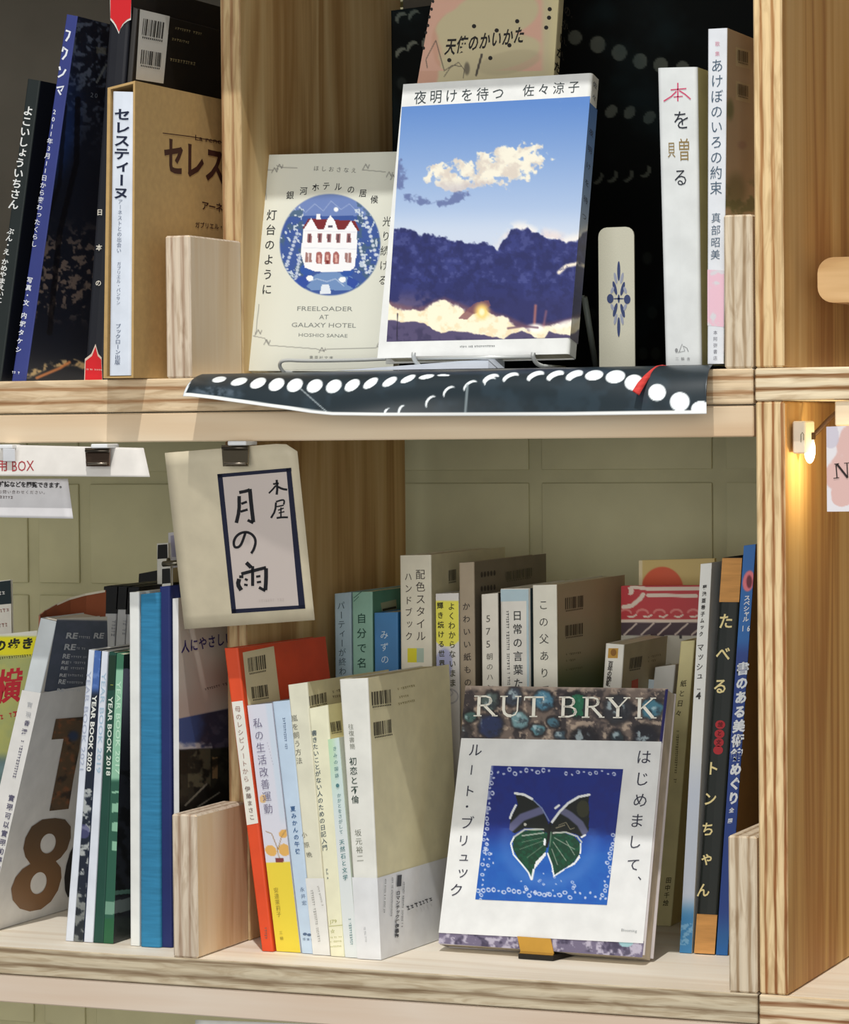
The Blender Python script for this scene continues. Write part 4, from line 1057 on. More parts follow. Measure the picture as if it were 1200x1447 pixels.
def brown(x, y):
    a = Art(x, y, (94, 72, 50)); n = fbm(x, y, 6, 5); n2 = fbm(x, y, 11, 8)
    a.mix((150, 88, 52), sm(.5, .7, n)*(y < 1150)*.8); a.mix((30, 24, 24), sm(.55, .7, n2)*(y < 1150)*.8); a.mix((40, 62, 100), a.oval(104, 1040, 7, 7, 0, .4)*(y < 1150))
    a.mix((134, 96, 60), sm(1150, 1270, y)*.9); return a.c
def shape_pic(face, outline, holes, fn, parent, name, off=.0006):
    from mathutils.geometry import tessellate_polygon
    loops = [[Vector((p[0], p[1], 0)) for p in outline]]+[[Vector((p[0], p[1], 0)) for p in h] for h in holes]
    tri = tessellate_polygon(loops); P = np.array([(v.x, v.y) for l in loops for v in l])
    # refine triangles so the colours can vary
    T = [P[list(t)] for t in tri]; out = []
    for t in T:
        st_ = [(t, 0)]
        while st_:
            q_, d_ = st_.pop(); L_ = [np.linalg.norm(q_[i]-q_[(i+1) % 3]) for i in range(3)]
            m_ = int(np.argmax(L_))
            if L_[m_] < 3.5 or d_ > 14: out.append(q_); continue
            a_, b_, c_ = q_[m_], q_[(m_+1) % 3], q_[(m_+2) % 3]; mid = (a_+b_)/2
            st_ += [(np.array([a_, mid, c_]), d_+1), (np.array([mid, b_, c_]), d_+1)]
    A = np.concatenate(out); W3_ = face.p(A[:, 0], A[:, 1], off)
    return mesh_obj(name, W3_, np.arange(len(A)).reshape(-1, 3), printed(), parent, cols=lin(np.clip(fn(A[:, 0], A[:, 1]), 0, 255)))
def ell(cx, cy, a, b_, rot, n=28):
    r = math.radians(rot); return [(cx+a*math.cos(t)*math.cos(r)-b_*math.sin(t)*math.sin(r), cy+a*math.cos(t)*math.sin(r)+b_*math.sin(t)*math.cos(r)) for t in np.linspace(0, 2*math.pi, n, endpoint=False)]
shape_pic(sf, [(79, 1016), (118, 1013), (112, 1060), (104, 1100), (97, 1143), (70, 1146), (81, 1090), (90, 1044), (73, 1045)], [], brown, b.root, 'numeral_one')
E8 = [(78, 1156), (92, 1158), (100, 1168), (100, 1184), (95, 1200), (86, 1212), (79, 1217), (86, 1226), (87, 1240), (82, 1258), (72, 1274), (58, 1285), (42, 1288), (28, 1284), (18, 1272), (16, 1256), (22, 1240), (32, 1228), (43, 1221), (36, 1211), (33, 1199), (36, 1184), (45, 1168), (60, 1158)]
shape_pic(sf, E8, [ell(68, 1192, 10.5, 14.5, 18), ell(54.5, 1248, 11, 16, 18)], brown, b.root, 'numeral_eight')
Ink(sf, .0006).poly([(99, 1205), (112, 1180), (112, 1262), (96, 1268), (92, 1258), (91, 1240), (94, 1222)]).build('numeral_zero', (34, 30, 30), b.root)
k = Ink(b.spine, .0013); k.col('實現', 42, 996, 40, 1010, 8).build('grey_lettering', (170, 172, 176), b.root)
k = Ink(b.spine, .0013); k.col('香港', 38, 1022, 34, 1034, 8, bold=.02).smudge(32, 1046, 20, 1098, 5, 3).col('實現可以實現的夢想', 16, 1128, -4, 1228, 9, 10, .02).build('lettering', (90, 88, 110), b.root)
# the limp magazine is squeezed narrower towards its top
zt_ = b.q[1][2]
for o in [b.cover, b.pages]+[c for c in b.root.children if c.name.startswith('paper_band')]:
    for v in o.data.vertices:
        zz = v.co.z+b.root.location.z; yy_ = v.co.y+b.root.location.y-.045
        if yy_ > .003: v.co.y = yy_*(1-.58*max(0, min(1, zz/zt_)))+.045-b.root.location.y
# curled back cover above the page block
pts = [(57, 869), (66, 862), (82, 853), (100, 845), (122, 839), (150, 834)]; vs = []
for k_, (x, y) in enumerate(pts):
    Yc = .047+.085*k_/5; vs += [at(x, y, Yc), at(x-1, y+55, Yc)]
o = mesh_obj('curled_cover', vs, [[2*k_, 2*k_+1, 2*k_+3, 2*k_+2] for k_ in range(5)], paper((150, 84, 56)), b.root)
m_ = o.modifiers.new('thick', 'SOLIDIFY'); m_.thickness = .0012
vs = []
for k_, (x, y) in enumerate(pts):
    Yc = .047+.085*k_/5; vs += [at(x, y-.5, Yc), at(x, y+2.6, Yc)]
Vc = [v+np.array([0, -.0016, 0]) for v in vs]
mesh_obj('cover_rim', Vc, [[2*k_, 2*k_+1, 2*k_+3, 2*k_+2] for k_ in range(5)], paper((232, 226, 206)), b.root)
# year books
def yb_pic(seed, base, light):
    def f(x, y):
        a = Art(x, y, base); n = fbm(x, y, 11, seed); n2 = fbm(x, y, 25, seed+3)
        a.mix(light, sm(.52, .62, n)*.9); a.mix((20, 22, 24), sm(.5, .62, n2)*.8); return a.c
    return f
def vtext(bk, txt, x0, y0, x1, y1, h, rgb, bold=.01, nm='lettering'):
    return Ink(bk.spine).line(txt, x0, y0, x1, y1, h, bold, up=(1, .06)).build(nm, rgb, bk.root)
b = book('thin white year book, leftmost of the four year books', (125, 918), (133.5, 919), 92, 103.5, .035, .16, 0, (222, 228, 238), group=LL)
vtext(b, 'YEAR BOOK 2021', 123, 948, 112, 1088, 6, (176, 184, 204))
b = book('blue-black year book with white lettering, between two white-spined ones', (134, 919), (143, 920), 104, 117.5, .035, .16, 0, (36, 52, 84), group=LL)
def y2(x, y):
    a = Art(x, y, (28, 36, 50)); a.mix((70, 104, 170), sm(985, 970, y)); n = fbm(x, y, 9, 4)
    a.mix((96, 128, 190), sm(975, 965, y)*sm(.5, .6, n)); a.mix((196, 200, 196), sm(.5, .6, n)*(y > 1115)*.85); a.mix((84, 84, 130), a.oval(118, 1175, 9, 10)*.7); a.mix((40, 44, 40), sm(1240, 1290, y)*.4); return a.c
picture(b.spine, y2, b.root)
vtext(b, 'YEAR BOOK 2020', 131, 982, 122.5, 1090, 6, (226, 228, 222), .03)
b = book('thin white year book, between the blue-black and the dark green one', (143.5, 920), (152.5, 921), 118, 131, .035, .16, 0, (222, 228, 238), group=LL)
vtext(b, 'YEAR BOOK 2019', 144, 950, 136, 1092, 6, (170, 196, 214))
b = book('dark green year book with white lettering', (154, 921), (164.5, 922), 131.5, 146, .035, .16, 0, (28, 72, 60), group=LL)
Ink(b.spine).poly([(154, 926), (164, 926), (161, 975), (152, 975)]).build('dark_top', (24, 52, 36), b.root)
vtext(b, 'YEAR BOOK 2018', 153.5, 984, 150, 1096, 6, (216, 226, 214), .02)
Ink(b.spine, .0008).row('ー', 158, 968, 158, 968, 5).build('mark', (200, 206, 90), b.root)
b = book('pale green year book with a dark street photo on its side, rightmost year book', (165.5, 923), (175, 925), 146.5, 160, .035, .15, 0, (120, 178, 150), (34, 38, 44), group=LL)
def street(x, y):
    a = Art(x, y, (36, 40, 48)); n = fbm(x, y, 14, 9)
    a.mix((120, 122, 142), sm(1085, 950, y)*(y > 945)*(x > 172)*.9); a.mix((28, 44, 44), (y < 945)*1.0); a.mix((10, 12, 14), sm(.5, .6, n)*(y > 1080)*.7)
    a.mix((92, 130, 118), np.clip(np.abs(y-1262-(x-160)*-.1) < 3, 0, 1)*.9); a.mix((120, 134, 132), (np.abs(y-1283+(x-160)*.25) < 9)*.8); a.mix((52, 62, 58), sm(1290, 1300, y)*.7); return a.c
picture(b.side, street, b.root)
def y5(x, y):
    a = Art(x, y, (146, 196, 166)); a.mix((60, 116, 88), sm(948, 944, y)); n = fbm(x, y, 10, 3)
    a.mix((44, 92, 74), sm(1098, 1106, y)); a.mix((150, 200, 170), ((y > 1118)*(y < 1215)*(np.sin(y/4.3) > .1))*(x > 158)*.9)
    a.mix((120, 160, 140), (np.abs(y-1283) < 9)*.9); a.mix((40, 96, 62), sm(1296, 1300, y)); return a.c
picture(b.spine, y5, b.root)
vtext(b, 'YEAR BOOK 2017', 165, 962, 163, 1094, 6, (196, 232, 206), .01)
# document files in the back
for i_, (x0, x1, yt, b0, b1, lab) in enumerate(((149, 167, 829, 120, 138, 'grey file with a black cap, leftmost of three behind the year books'),
                                          (168, 181, 829, 140, 153, 'grey file with a black cap, middle one of three behind the year books'),
                                          (181.5, 196, 830, 155, 170, 'grey file with a black cap, rightmost, partly behind the cyan book'))):
    b = book(lab, (x0, yt), (x1, yt), b0, b1, .20, .13, 0, (178, 180, 182), (168, 170, 172), group='black-capped files behind the year books', name='file', cat='file')
    yy = 868+(-6 if i_ == 1 else 0)
    hfr = (yy-829)/(1290-829)
    bandq(b, -.001, hfr, 'black_cap', (14, 16, 20), b.root, .0008)
    tq = b.q; top = [tq[1], tq[3], tq[3]+tq[4], tq[1]+tq[4]]
    mesh_obj('black_cap', [p+np.array([0, 0, .0006]) for p in top], [[0, 1, 2, 3]], paper((14, 16, 20)), b.root)
    Ink(b.spine, .0008).smudge((x0+x1)/2+3-i_, 876, (x0+x1)/2+1-i_, 900, 6, i_).build('lettering', (130, 132, 140), b.root)
b = faced('black-topped file standing taller behind the three grey files', (195, 811), (222, 806), (205, 1290), (172, 1290), (.345, .345, .34, .34), .01, (20, 22, 26), group=LL, name='file', cat='file', spine_side='left')
b = book('thin white book between the year books and the cyan cloth book', (182.5, 837), (196.5, 836.5), 184, 197, .032, .16, 0, (232, 234, 230), group=LL)
b = book('cyan cloth-covered book beside the navy one', (197.5, 840), (225, 837), 198, 226.5, .031, .16, 0, (30, 140, 190), group=LL, mat=cloth((38, 124, 166), 500), hard=True)
b = book('navy blue book beside the left wooden stub', (225.5, 829), (240, 828), 228, 243, .034, .15, 0, (30, 42, 100), group=LL)
b = book('tall white photo book with handwritten blue title, partly behind the hanging shop sign', (243, 846), (252, 845), 246, 254, .036, .15, 0, (224, 224, 222), (206, 198, 188), group=LL)
def gentle(x, y):
    a = Art(x, y, (206, 198, 188)); n = fbm(x, y, 11, 3); n2 = fbm(x, y, 20, 9)
    a.mix((176, 132, 120), sm(.2, 1, 1-np.abs(y-960)/60)*sm(265, 330, x)*.8); a.mix((190, 160, 150), sm(960, 1000, y)*.35)
    sky = sm(-1, 1, y-(1016-(x-250)*.20)); a.mix((70, 92, 150), sky); a.mix((58, 56, 78), sky*sm(272, 292, x+(n-.5)*16)); a.mix((100, 92, 110), sky*sm(.5, .65, n)*sm(280, 300, x)*.6)
    low = sm(-2, 2, y-(1060-(x-250)*.05)); a.mix((210, 210, 214), sm(-3, 3, y-1052+(n-.5)*16)*(1-low)*(x < 300)); a.mix((44, 44, 38), low); a.mix((92, 90, 72), low*(x > 266)*(x < 298)*(y < 1112)*.9)
    a.mix((140, 112, 78), (np.abs(x-304) < 4)*(y > 1070)*(y < 1100)*.9); a.mix((20, 20, 20), low*sm(.5, .6, n2)*.8); a.mix((130, 128, 116), a.seg([(262, 1138), (292, 1108)], 2.5)+a.seg([(280, 1140), (310, 1120)], 2)); return a.c
picture(b.side, gentle, b.root)
Ink(b.side).row('人にやさしい', 262, 914, 324, 902, 12, 19, .02).build('lettering', (52, 44, 110), b.root)
Ink(b.side).smudge(287, 975, 322, 966, 4, 4).build('small_lettering', (90, 66, 66), b.root)
for lab, tl, tr, br, bl, Y, rgb in (('white card with a black square window, standing behind the navy book', (221, 768), (238, 767), (242, 1290), (226, 1290), .24, (228, 228, 220)),
                                    ('narrow white card with a black panel, right behind the navy book', (228, 801), (241, 800), (246, 1300), (232, 1300), .205, (228, 228, 222)),
                                    ('white picture card standing tallest, partly behind the hanging shop sign', (237, 753), (262, 750), (266, 1290), (242, 1290), .27, (220, 220, 228))):
    b = faced(lab, tl, tr, br, bl, (Y, Y, Y, Y), .004, rgb, group='cards standing behind the navy book', name='card', cat='card', spine_side='left')
    if Y == .24: patch(b.front, [(223, 770), (236.5, 769), (237, 789), (222.5, 790)], BLK, b.root, 'black_panel')
    elif Y == .205: patch(b.front, [(229, 804), (240.5, 803), (241, 824), (229, 825)], BLK, b.root, 'black_panel')
    else:
        patch(b.front, [(241, 757), (262, 754), (262, 787), (243, 787)], (172, 170, 196), b.root, 'picture_panel')
        patch(b.front, [(242, 803), (263, 800), (263, 844), (243, 844)], (168, 150, 104), b.root, 'picture_panel')
cp = empty('bulldog_clip', tuple(at(242, 800, .20)), 'small metal bulldog clip on the cards behind the navy book', 'clip')
tube('clip_bar', [at(231, 797, .196), at(252, 795, .192)], .0022, metal((130, 126, 112), .3, .8), cp)
tube('clip_bar', [at(238, 797, .195), at(238, 790, .198)], .0015, metal((130, 126, 112), .3, .8), cp)

# ------------------------------------------------------------------ front row paperbacks
b = book('tall orange-red paperback with a white title strip and a white barcode sticker', (316.5, 916), (336, 915.5), 370, 386, .042, .125, 0, (222, 78, 38), (216, 76, 38), group=FR, yaw=.08)
patch(b.side, [(343, 922), (387, 913), (396, 989), (352, 1010)], (226, 214, 176), b.root)
barcode(b.side, (350, 930), (375, 925), (352, 953), b.root, seed=2); barcode(b.side, (355, 971), (379, 967), (357, 990), b.root, seed=7)
patch(b.spine, [(327.5, 992), (343, 990), (365, 1163), (349, 1166)], (232, 230, 220), b.root, 'title_strip')
Ink(b.spine, .0004).col('母のレシピノートから', 336, 1002, 348, 1101, 8.5, 9).build('red_lettering', (150, 110, 100), b.root)
Ink(b.spine, .0004).col('伊藤まさこ', 350, 1115, 356, 1155, 8, 8, .01).smudge(375, 1310, 376, 1328, 4, 2).build('lettering', (110, 90, 84), b.root)
b = book('lavender paperback with orange flowers and yellow foot on its spine', (349.5, 997), (384, 993.5), 391, 425, .0445, .105, 0, (214, 216, 230), (216, 214, 214), group=FR, yaw=.08, left=(190, 40, 40))
def flowers(x, y):
    a = Art(x, y, (216, 218, 230)); e = 1219-(x-378)*.04
    a.mix((196, 216, 232), sm(-2, 2, x-(376+(y-1000)*.125))*sm(1170, 1150, y)*.6)
    a.mix((232, 210, 66), sm(-1, 1, y-e))
    O = (224, 176, 96)
    a.mix(O, a.oval(383, 1202, 9, 7, 40)+a.oval(402, 1201, 8, 9, -30)+a.oval(401, 1178, 7, 6, -30)+a.oval(372, 1129, 5, 6)*.7)
    a.mix((160, 130, 90), a.seg([(376, 1175), (384, 1178), (392, 1198), (395, 1216)], 1.2)+a.seg([(405, 1172), (398, 1182), (393, 1200)], 1.2))
    a.mix((130, 60, 60), a.poly([(389, 1213), (401, 1212), (401, 1218), (389, 1219)]))
    return a.c
picture(b.spine, flowers, b.root)
k = Ink(b.spine, .0006).col('私の生活改善運動', 364, 1022, 379, 1143, 13, 15)
k.col('・・・・・・・・', 378, 1050, 386, 1080, 4).build('lettering', (120, 116, 140), b.root)
Ink(b.spine, .0006).col('安達茉莉子', 390, 1258, 394, 1292, 7, 8).col('三輪', 397, 1318, 398, 1326, 5).build('small_lettering', (150, 136, 50), b.root)
b = book('pale blue paperback with small dark blue title, right of the lavender one', (384.5, 992), (411, 989), 426, 443, .043, .105, 0, (194, 214, 234), (200, 216, 230), group=FR, yaw=.08)
k = Ink(b.spine).col('夏みかんの午後', 414, 1143, 421, 1203, 7.5, 8, .02).build('lettering', (50, 92, 140), b.root)
k = Ink(b.spine).col('永井宏', 427, 1257, 430, 1276, 7, 7).smudge(401, 1014, 405, 1062, 4, 5).oval(431, 1320, 3, 2).oval(437, 1321, 3, 2).row('信陽堂', 430, 1327, 441, 1328, 4).build('small_lettering', (90, 110, 140), b.root)
b = book('tall cream paperback with barcode side and white foot wrapper, left of the yellow ones', (406.5, 968), (434, 964), 444, 466, .041, .12, 0, (226, 224, 202), (220, 212, 172), group=FR, yaw=.08)
bandq(b, (1242-968)/382, 1.0, 'paper_band', (228, 228, 224), b.root)
k = Ink(b.spine).col('嵐を飼う方法', 416, 1015, 423, 1075, 9, 10).col('小原晩', 430, 1180, 437, 1208, 8).build('lettering', (104, 104, 96), b.root)
Ink(b.spine, .0013).smudge(440, 1255, 451, 1330, 4, 4).smudge(449, 1252, 456, 1280, 3, 9).build('small_lettering', (160, 160, 156), b.root)
barcode(b.side, (437, 984), (462, 978), (438, 1000), b.root, seed=4); Ink(b.side).smudge(470, 978, 482, 975, 4, 3).smudge(470, 985, 482, 983, 4, 6).build('small_lettering', (120, 110, 84), b.root)
b = book('short pale yellow paperback with long dark blue title, in the front row', (436, 1001.5), (463, 996), 467, 487, .039, .12, 0, (236, 234, 204), (232, 224, 170), group=FR, yaw=.08)
k = Ink(b.spine).col('書きたいことがない人のための日記入門', 444, 1036, 459, 1198, 8, 8.5, .01).col('pha', 462, 1228, 463, 1240, 6).build('lettering', (52, 76, 92), b.root)
k = Ink(b.spine).line('J79', 466, 1305, 476, 1304, 5).stroke([(465, 1309), (486, 1307)], .8).row('☆', 470, 1316, 470, 1316, 7).smudge(467, 1325, 482, 1324, 2.5).smudge(467, 1331, 482, 1330, 2.5, 3).smudge(467, 1338, 482, 1337, 2.5, 5).build('small_lettering', (170, 170, 100), b.root)
barcode(b.side, (467, 1021), (482, 1018), (469, 1037), b.root, seed=9)
b = book('shortest front paperback with a pale green and blue spine, beside the big cream one', (463.5, 1045), (479, 1042), 488, 506.5, .038, .11, 0, (216, 232, 216), (222, 230, 220), group=FR, yaw=.08)
def fade(x, y):
    a = Art(x, y, (222, 228, 228)); a.mix((186, 222, 150), sm(1140, 1050, y)*sm(12, 0, x-(466+(y-1045)*.085))); a.mix((196, 226, 220), sm(1200, 1100, y)*.5); return a.c
picture(b.spine, fade, b.root)
k = Ink(b.spine, .0007).col('きみの国語', 473, 1058, 476, 1096, 6).oval(477, 1110, 2.4, 2.8).col('かかとをさがして', 479, 1124, 482, 1176, 6, bold=.0).col('天然石と文学', 483, 1190, 488, 1240, 7.5, bold=.01).smudge(494, 1298, 497, 1336, 4, 3).build('lettering', (84, 130, 134), b.root)
b = book('large cream paperback with barcodes and white wrapper, rightmost of the front row', (479.5, 960), (519.5, 958), 507, 538, .036, .128, 0, (230, 230, 222), (224, 216, 176), group=FR, yaw=.06, page=(226, 214, 170))
bandq(b, (1239-959)/(1354-959), 1.0, 'paper_band', (226, 228, 230), b.root)
k = Ink(b.spine).col('初恋と不倫', 499, 1076, 502, 1130, 11, 12, .01).build('lettering', (50, 70, 62), b.root)
k = Ink(b.spine).col('往復書簡', 496, 1027, 498, 1055, 8).col('坂元裕二', 506, 1177, 509, 1213, 10).build('grey_lettering', (122, 124, 112), b.root)
barcode(b.side, (525, 978), (553, 974), (526, 1000), b.root, seed=11); barcode(b.side, (528, 1021), (555, 1016), (529, 1043), b.root, seed=12)
Ink(b.side).smudge(562, 974, 585, 969, 3.5, 3).smudge(562, 986, 577, 983, 3.5, 4).smudge(563, 995, 586, 990, 3.5, 5).build('small_lettering', (146, 134, 84), b.root)
k = Ink(b.side, .0014).col('ロマンチック往復書簡', 563, 1262, 561, 1322, 6, 6.5, .03).smudge(571, 1244, 568, 1310, 3, 4).smudge(575, 1284, 609, 1271, 7, 5).smudge(555, 1240, 553, 1295, 2.5, 8).smudge(545, 1242, 543, 1290, 2.5, 9).poly([(562, 1237), (568, 1236), (567, 1252), (561, 1253)]).build('lettering', (70, 72, 78), b.root)
Ink(b.spine, .0013).smudge(515, 1310, 517, 1330, 3).build('small_lettering', (170, 172, 176), b.root)

# ------------------------------------------------------------------ back row
YB = .195
b = book('pale blue paperback at the left of the back row', (472.5, 839), (496, 837), None, None, YB, .14, 0, (168, 192, 204), group=BR_)
Ink(b.spine).col('パーティーが終わって', 482, 856, 485, 975, 11, 12).build('lettering', (66, 82, 92), b.root)
b = book('teal paperback with a darker green side, second in the back row', (497.5, 837), (526, 836), None, None, YB, .14, 0, (146, 190, 172), (92, 146, 126), group=BR_)
Ink(b.spine).col('自分で名づける', 511, 874, 512, 1000, 14, 15, .01).stroke([(500, 845), (511, 836)], .8).stroke([(500, 850), (507, 843)], .7).build('lettering', (34, 76, 64), b.root)
patch(b.side, [(538, 852), (560, 847), (561, 861), (540, 866)], (164, 170, 140), b.root); Ink(b.side, .0009).stroke([(541, 862), (560, 858)], 3).build('barcode', (44, 44, 34), b.root)
b = book('small blue book with white hiragana, beside the teal paperback', (528.5, 866), (562, 865), None, None, YB, .14, 0, (74, 132, 186), (40, 104, 158), group=BR_)
Ink(b.spine).col('みずの', 543, 897, 544, 932, 12, 13, .0).build('lettering', (208, 226, 236), b.root)
b = book('tall cream handbook with two title columns and a colour swatch, highest in the back row', (565, 785), (609, 784), None, None, YB, .15, 0, (230, 226, 206), (214, 206, 170), group=BR_)
k = Ink(b.spine).col('配色スタイル', 594, 812, 595, 899, 14, 15).col('ハンドブック', 577, 815, 578, 899, 11, 13).build('lettering', (62, 52, 46), b.root)
for P_, c_ in (([(576, 916), (589, 916), (589, 936), (576, 936)], (222, 214, 50)), ([(589, 916), (599, 916), (599, 936), (589, 936)], (176, 196, 180))): patch(b.spine, P_, c_, b.root, 'colour_swatch')
barcode(b.side, (634, 806), (645, 804), (634, 824), b.root, seed=3)
b = book('white paperback with a yellow patch and blue oval on its spine, in the back row', (616, 839), (648, 838), None, None, YB, .13, 0, (224, 222, 216), group=BR_)
def yb(x, y):
    a = Art(x, y, (222, 220, 216)); a.mix((236, 230, 90), sm(848, 850, y)*(sm(908, 904, y)*1.0)); a.mix((236, 230, 90), a.oval(632, 904, 16, 9)*(y > 900)); a.mix((168, 172, 206), a.oval(626, 942, 13, 26, 8, .1))
    a.mix((150, 150, 160), np.clip(a.oval(634, 984, 14, 11, 0, .04)-a.oval(634, 984, 12.8, 9.8, 0, .04), 0, 1)); a.mix((150, 150, 160), np.clip(a.oval(634, 979, 6, 5, 0, .08)-a.oval(634, 979, 5, 4, 0, .08), 0, 1)); return a.c
picture(b.spine, yb, b.root)
Ink(b.spine, .0006).col('よくわからないまま', 638, 857, 640, 965, 10, 11.5, .01).col('輝き続ける世界と', 622, 856, 625, 951, 9, 10, .02).build('lettering', (70, 70, 40), b.root)
Ink(b.spine, .0006).col('気がつくための日記集', 633, 1004, 636, 1088, 6.5, 7.5, .02).col('古賀及子', 638, 1112, 639, 1145, 9).build('small_lettering', (84, 78, 74), b.root)
b = book('grey-brown book with a dark side cover, behind the yellow-patched spine', (648.5, 795.5), (670, 794), None, None, YB, .15, 0, (166, 152, 130), (124, 114, 96), group=BR_)
Ink(b.spine).col('かわいい紙もの手帖', 659, 857, 662, 1000, 11, 11.5, .01).build('lettering', (62, 54, 48), b.root)
k = Ink(b.side)
for j_ in range(5): 
    for yy_ in (812, 832): k.oval(681+j_*4.5, yy_-j_*.6, 1.5, 4)
k.build('lettering', (64, 58, 50), b.root); barcode(b.side, (715, 808), (752, 802), (715, 822), b.root, (96, 92, 70), 6)
b = book('narrow white book of verse with the numerals 575', (680, 840), (703.5, 838), None, None, YB, .13, 0, (228, 224, 212), (90, 86, 76), group=BR_)
Ink(b.spine).row('5', 690, 874, 690, 874, 14, 14).row('7', 690, 892, 690, 892, 14, 14).row('5', 690, 910, 690, 910, 14, 14).col('朝のハンカチ', 692, 928, 693, 1000, 10, 10).build('lettering', (90, 86, 76), b.root)
b = book('white book with a pale blue top band, between the 575 and the greenish-sided one', (706.5, 832), (748, 831.5), None, None, YB, .13, 0, (230, 228, 220), (70, 92, 100), group=BR_, hard=True)
patch(b.spine, [(707.5, 833), (747, 832.5), (747, 849), (708, 850)], (182, 206, 216), b.root, 'blue_band'); patch(b.spine, [(744, 849), (747, 849), (748, 1000), (745, 1000)], (182, 206, 216), b.root, 'blue_edge')
Ink(b.spine).col('日常の言葉たち', 731, 870, 733, 985, 14, 15, .01).smudge(717, 860, 719, 968, 4.5, 4).build('lettering', (60, 62, 62), b.root)
b = book('cream hardcover with a brown to green side, largest at the right of the back row', (752.5, 827), (787, 826), None, None, YB, .15, 0, (232, 230, 216), (168, 152, 120), group=BR_, hard=False)
def browngreen(x, y):
    a = Art(x, y, (176, 164, 130)); a.mix((176, 146, 120), sm(830, 880, x)*sm(900, 840, y)*.8); a.mix((100, 118, 74), sm(-10, 60, (y-900)-(x-860)*-.5-10)); a.mix((84, 104, 66), sm(920, 975, y)*.7); return a.c
picture(b.side, browngreen, b.root)
Ink(b.spine).col('この父ありて', 768, 855, 770, 975, 14, 15).build('lettering', (50, 50, 46), b.root)
barcode(b.side, (799, 845), (825, 841), (799, 864), b.root, (84, 74, 56), 5); barcode(b.side, (799, 884), (825, 880), (799, 902), b.root, (84, 74, 56), 8)
Ink(b.side).smudge(800, 925, 822, 922, 3, 3).smudge(800, 934, 814, 932, 3, 3).smudge(800, 947, 824, 943, 3, 3).build('small_lettering', (100, 96, 64), b.root)
# picture books at the back
def sunpic(x, y):
    a = Art(x, y, (204, 180, 112)); a.mix((212, 84, 42), a.oval(936, 834, 30, 33, 0, .02)); a.mix((222, 206, 166), sm(909, 907, x)); return a.c
b = faced('picture book with an orange-red sun on tan, at the back right of the lower bay', (903, 792), (1010, 789), (1010, 1180), (903, 1190), (.335, .335, .335, .335), .006, (200, 178, 112), group='picture books standing at the back', name='picture_book')
picture(b.front, sunpic, b.root)
def redpic(x, y):
    a = Art(x, y, (178, 42, 48)); Wt = (214, 196, 180)
    a.mix(Wt, a.seg([(893, 829), (915, 832), (990, 832)], 5)+a.seg([(916, 841), (984, 842)], 5)); a.mix(Wt, a.seg([(881, 858), (893, 856), (905, 846), (909, 840)], 6)); a.mix(Wt, a.oval(891, 835, 5, 6)); a.mix((178, 42, 48), a.oval(884, 836, 5, 6))
    for i_ in range(5): a.mix((206, 124, 116), np.clip(a.oval(884+i_*24, 866, 9, 6, 0, .05)-a.oval(884+i_*24, 868, 7, 5, 0, .1), 0, 1)*(y < 867)*.9); a.mix(Wt, a.seg([(888+i_*22, 871), (894+i_*22, 872), (899+i_*22, 869)], 2.4))
    a.mix(Wt, sm(874.5, 876, y)); a.mix((58, 34, 44), sm(879, 880.5, y))
    for i_ in range(6): a.mix((208, 190, 176), a.seg([(882+i_*24, 897), (900+i_*24, 881)], 2)*(y > 879))
    a.mix((184, 180, 166), sm(897.5, 898.5, y)); a.mix((40, 32, 34), (y > 898)*((np.abs(x-934) < 5)*(y < 903)+(np.abs(x-962) < 1.8)*(y < 902))); return a.c
b = faced('red patterned picture book with white outlines, in front of the sun picture book', (878, 828), (1004, 827), (1004, 1200), (878, 1210), (.30, .30, .30, .30), .006, (178, 42, 48), group='picture books standing at the back', name='picture_book')
picture(b.front, redpic, b.root)
b = book('small white-spined book with a gold emblem and grey-brown side, leaning at the back', (856, 909), (882, 911), 830, 855, .20, .10, 0, (226, 224, 214), (168, 156, 126), group=BR_)
Ink(b.spine).poly([(860, 916), (874, 916), (873, 930), (859, 930)]).build('emblem', (190, 146, 62), b.root); Ink(b.spine, .0009).oval(867, 922, 4, 5).build('emblem', (140, 96, 40), b.root)
Ink(b.spine).col('百年の挽歌', 863, 938, 860, 966, 7, 8, .04).build('lettering', (70, 66, 60), b.root)
barcode(b.side, (891, 930), (908, 927), (889, 948), b.root, (70, 64, 50), 2); Ink(b.side).smudge(916, 929, 935, 925, 3, 3).smudge(916, 935, 926, 933, 3, 3).build('small_lettering', (110, 104, 80), b.root)
patch(b.side, [(893, 962), (902, 959), (902, 985), (892, 985)], (190, 74, 46), b.root, 'red_patch')
b = book('tiny white and pale blue booklet peeping above the butterfly book', (902.5, 958), (926, 961), 868, 892, .262, .05, 0, (206, 222, 232), group=BR_)
b = book('plain white booklet behind the top right corner of the butterfly book', (925.5, 943), (955, 939), 888, 918, .262, .05, 0, (216, 216, 210), group=BR_)
b = book('slim pale yellow paperback leaning right, between the butterfly book and the white magazine', (962, 906), (982, 905), 924, 948, .235, .12, 0, (222, 212, 158), (196, 176, 116), group=RR)
Ink(b.spine).col('紙と日々', 966, 966, 959, 1008, 9, 10, .01).build('lettering', (70, 62, 40), b.root); Ink(b.spine).smudge(958, 1032, 954, 1105, 4, 3).col('田中千絵', 945, 1244, 941, 1276, 8, 9, .02).build('small_lettering', (90, 80, 52), b.root)
b = book('white large-format magazine with a blue foot on its spine, leaning right', (990.5, 797), (1006, 795.5), 960.5, 977.5, .130, .17, 0, (224, 226, 222), group=RR, name='magazine', cat='magazine')
def bluefoot(x, y):
    a = Art(x, y, (224, 226, 222)); a.mix((196, 206, 222), sm(1030, 1130, y)); a.mix((52, 126, 180), sm(1262, 1300, y)*.95); a.mix((140, 186, 216), ((y > 1305)*(y < 1335)*(fbm(x, y, 4, 3) > .55))*.7); return a.c
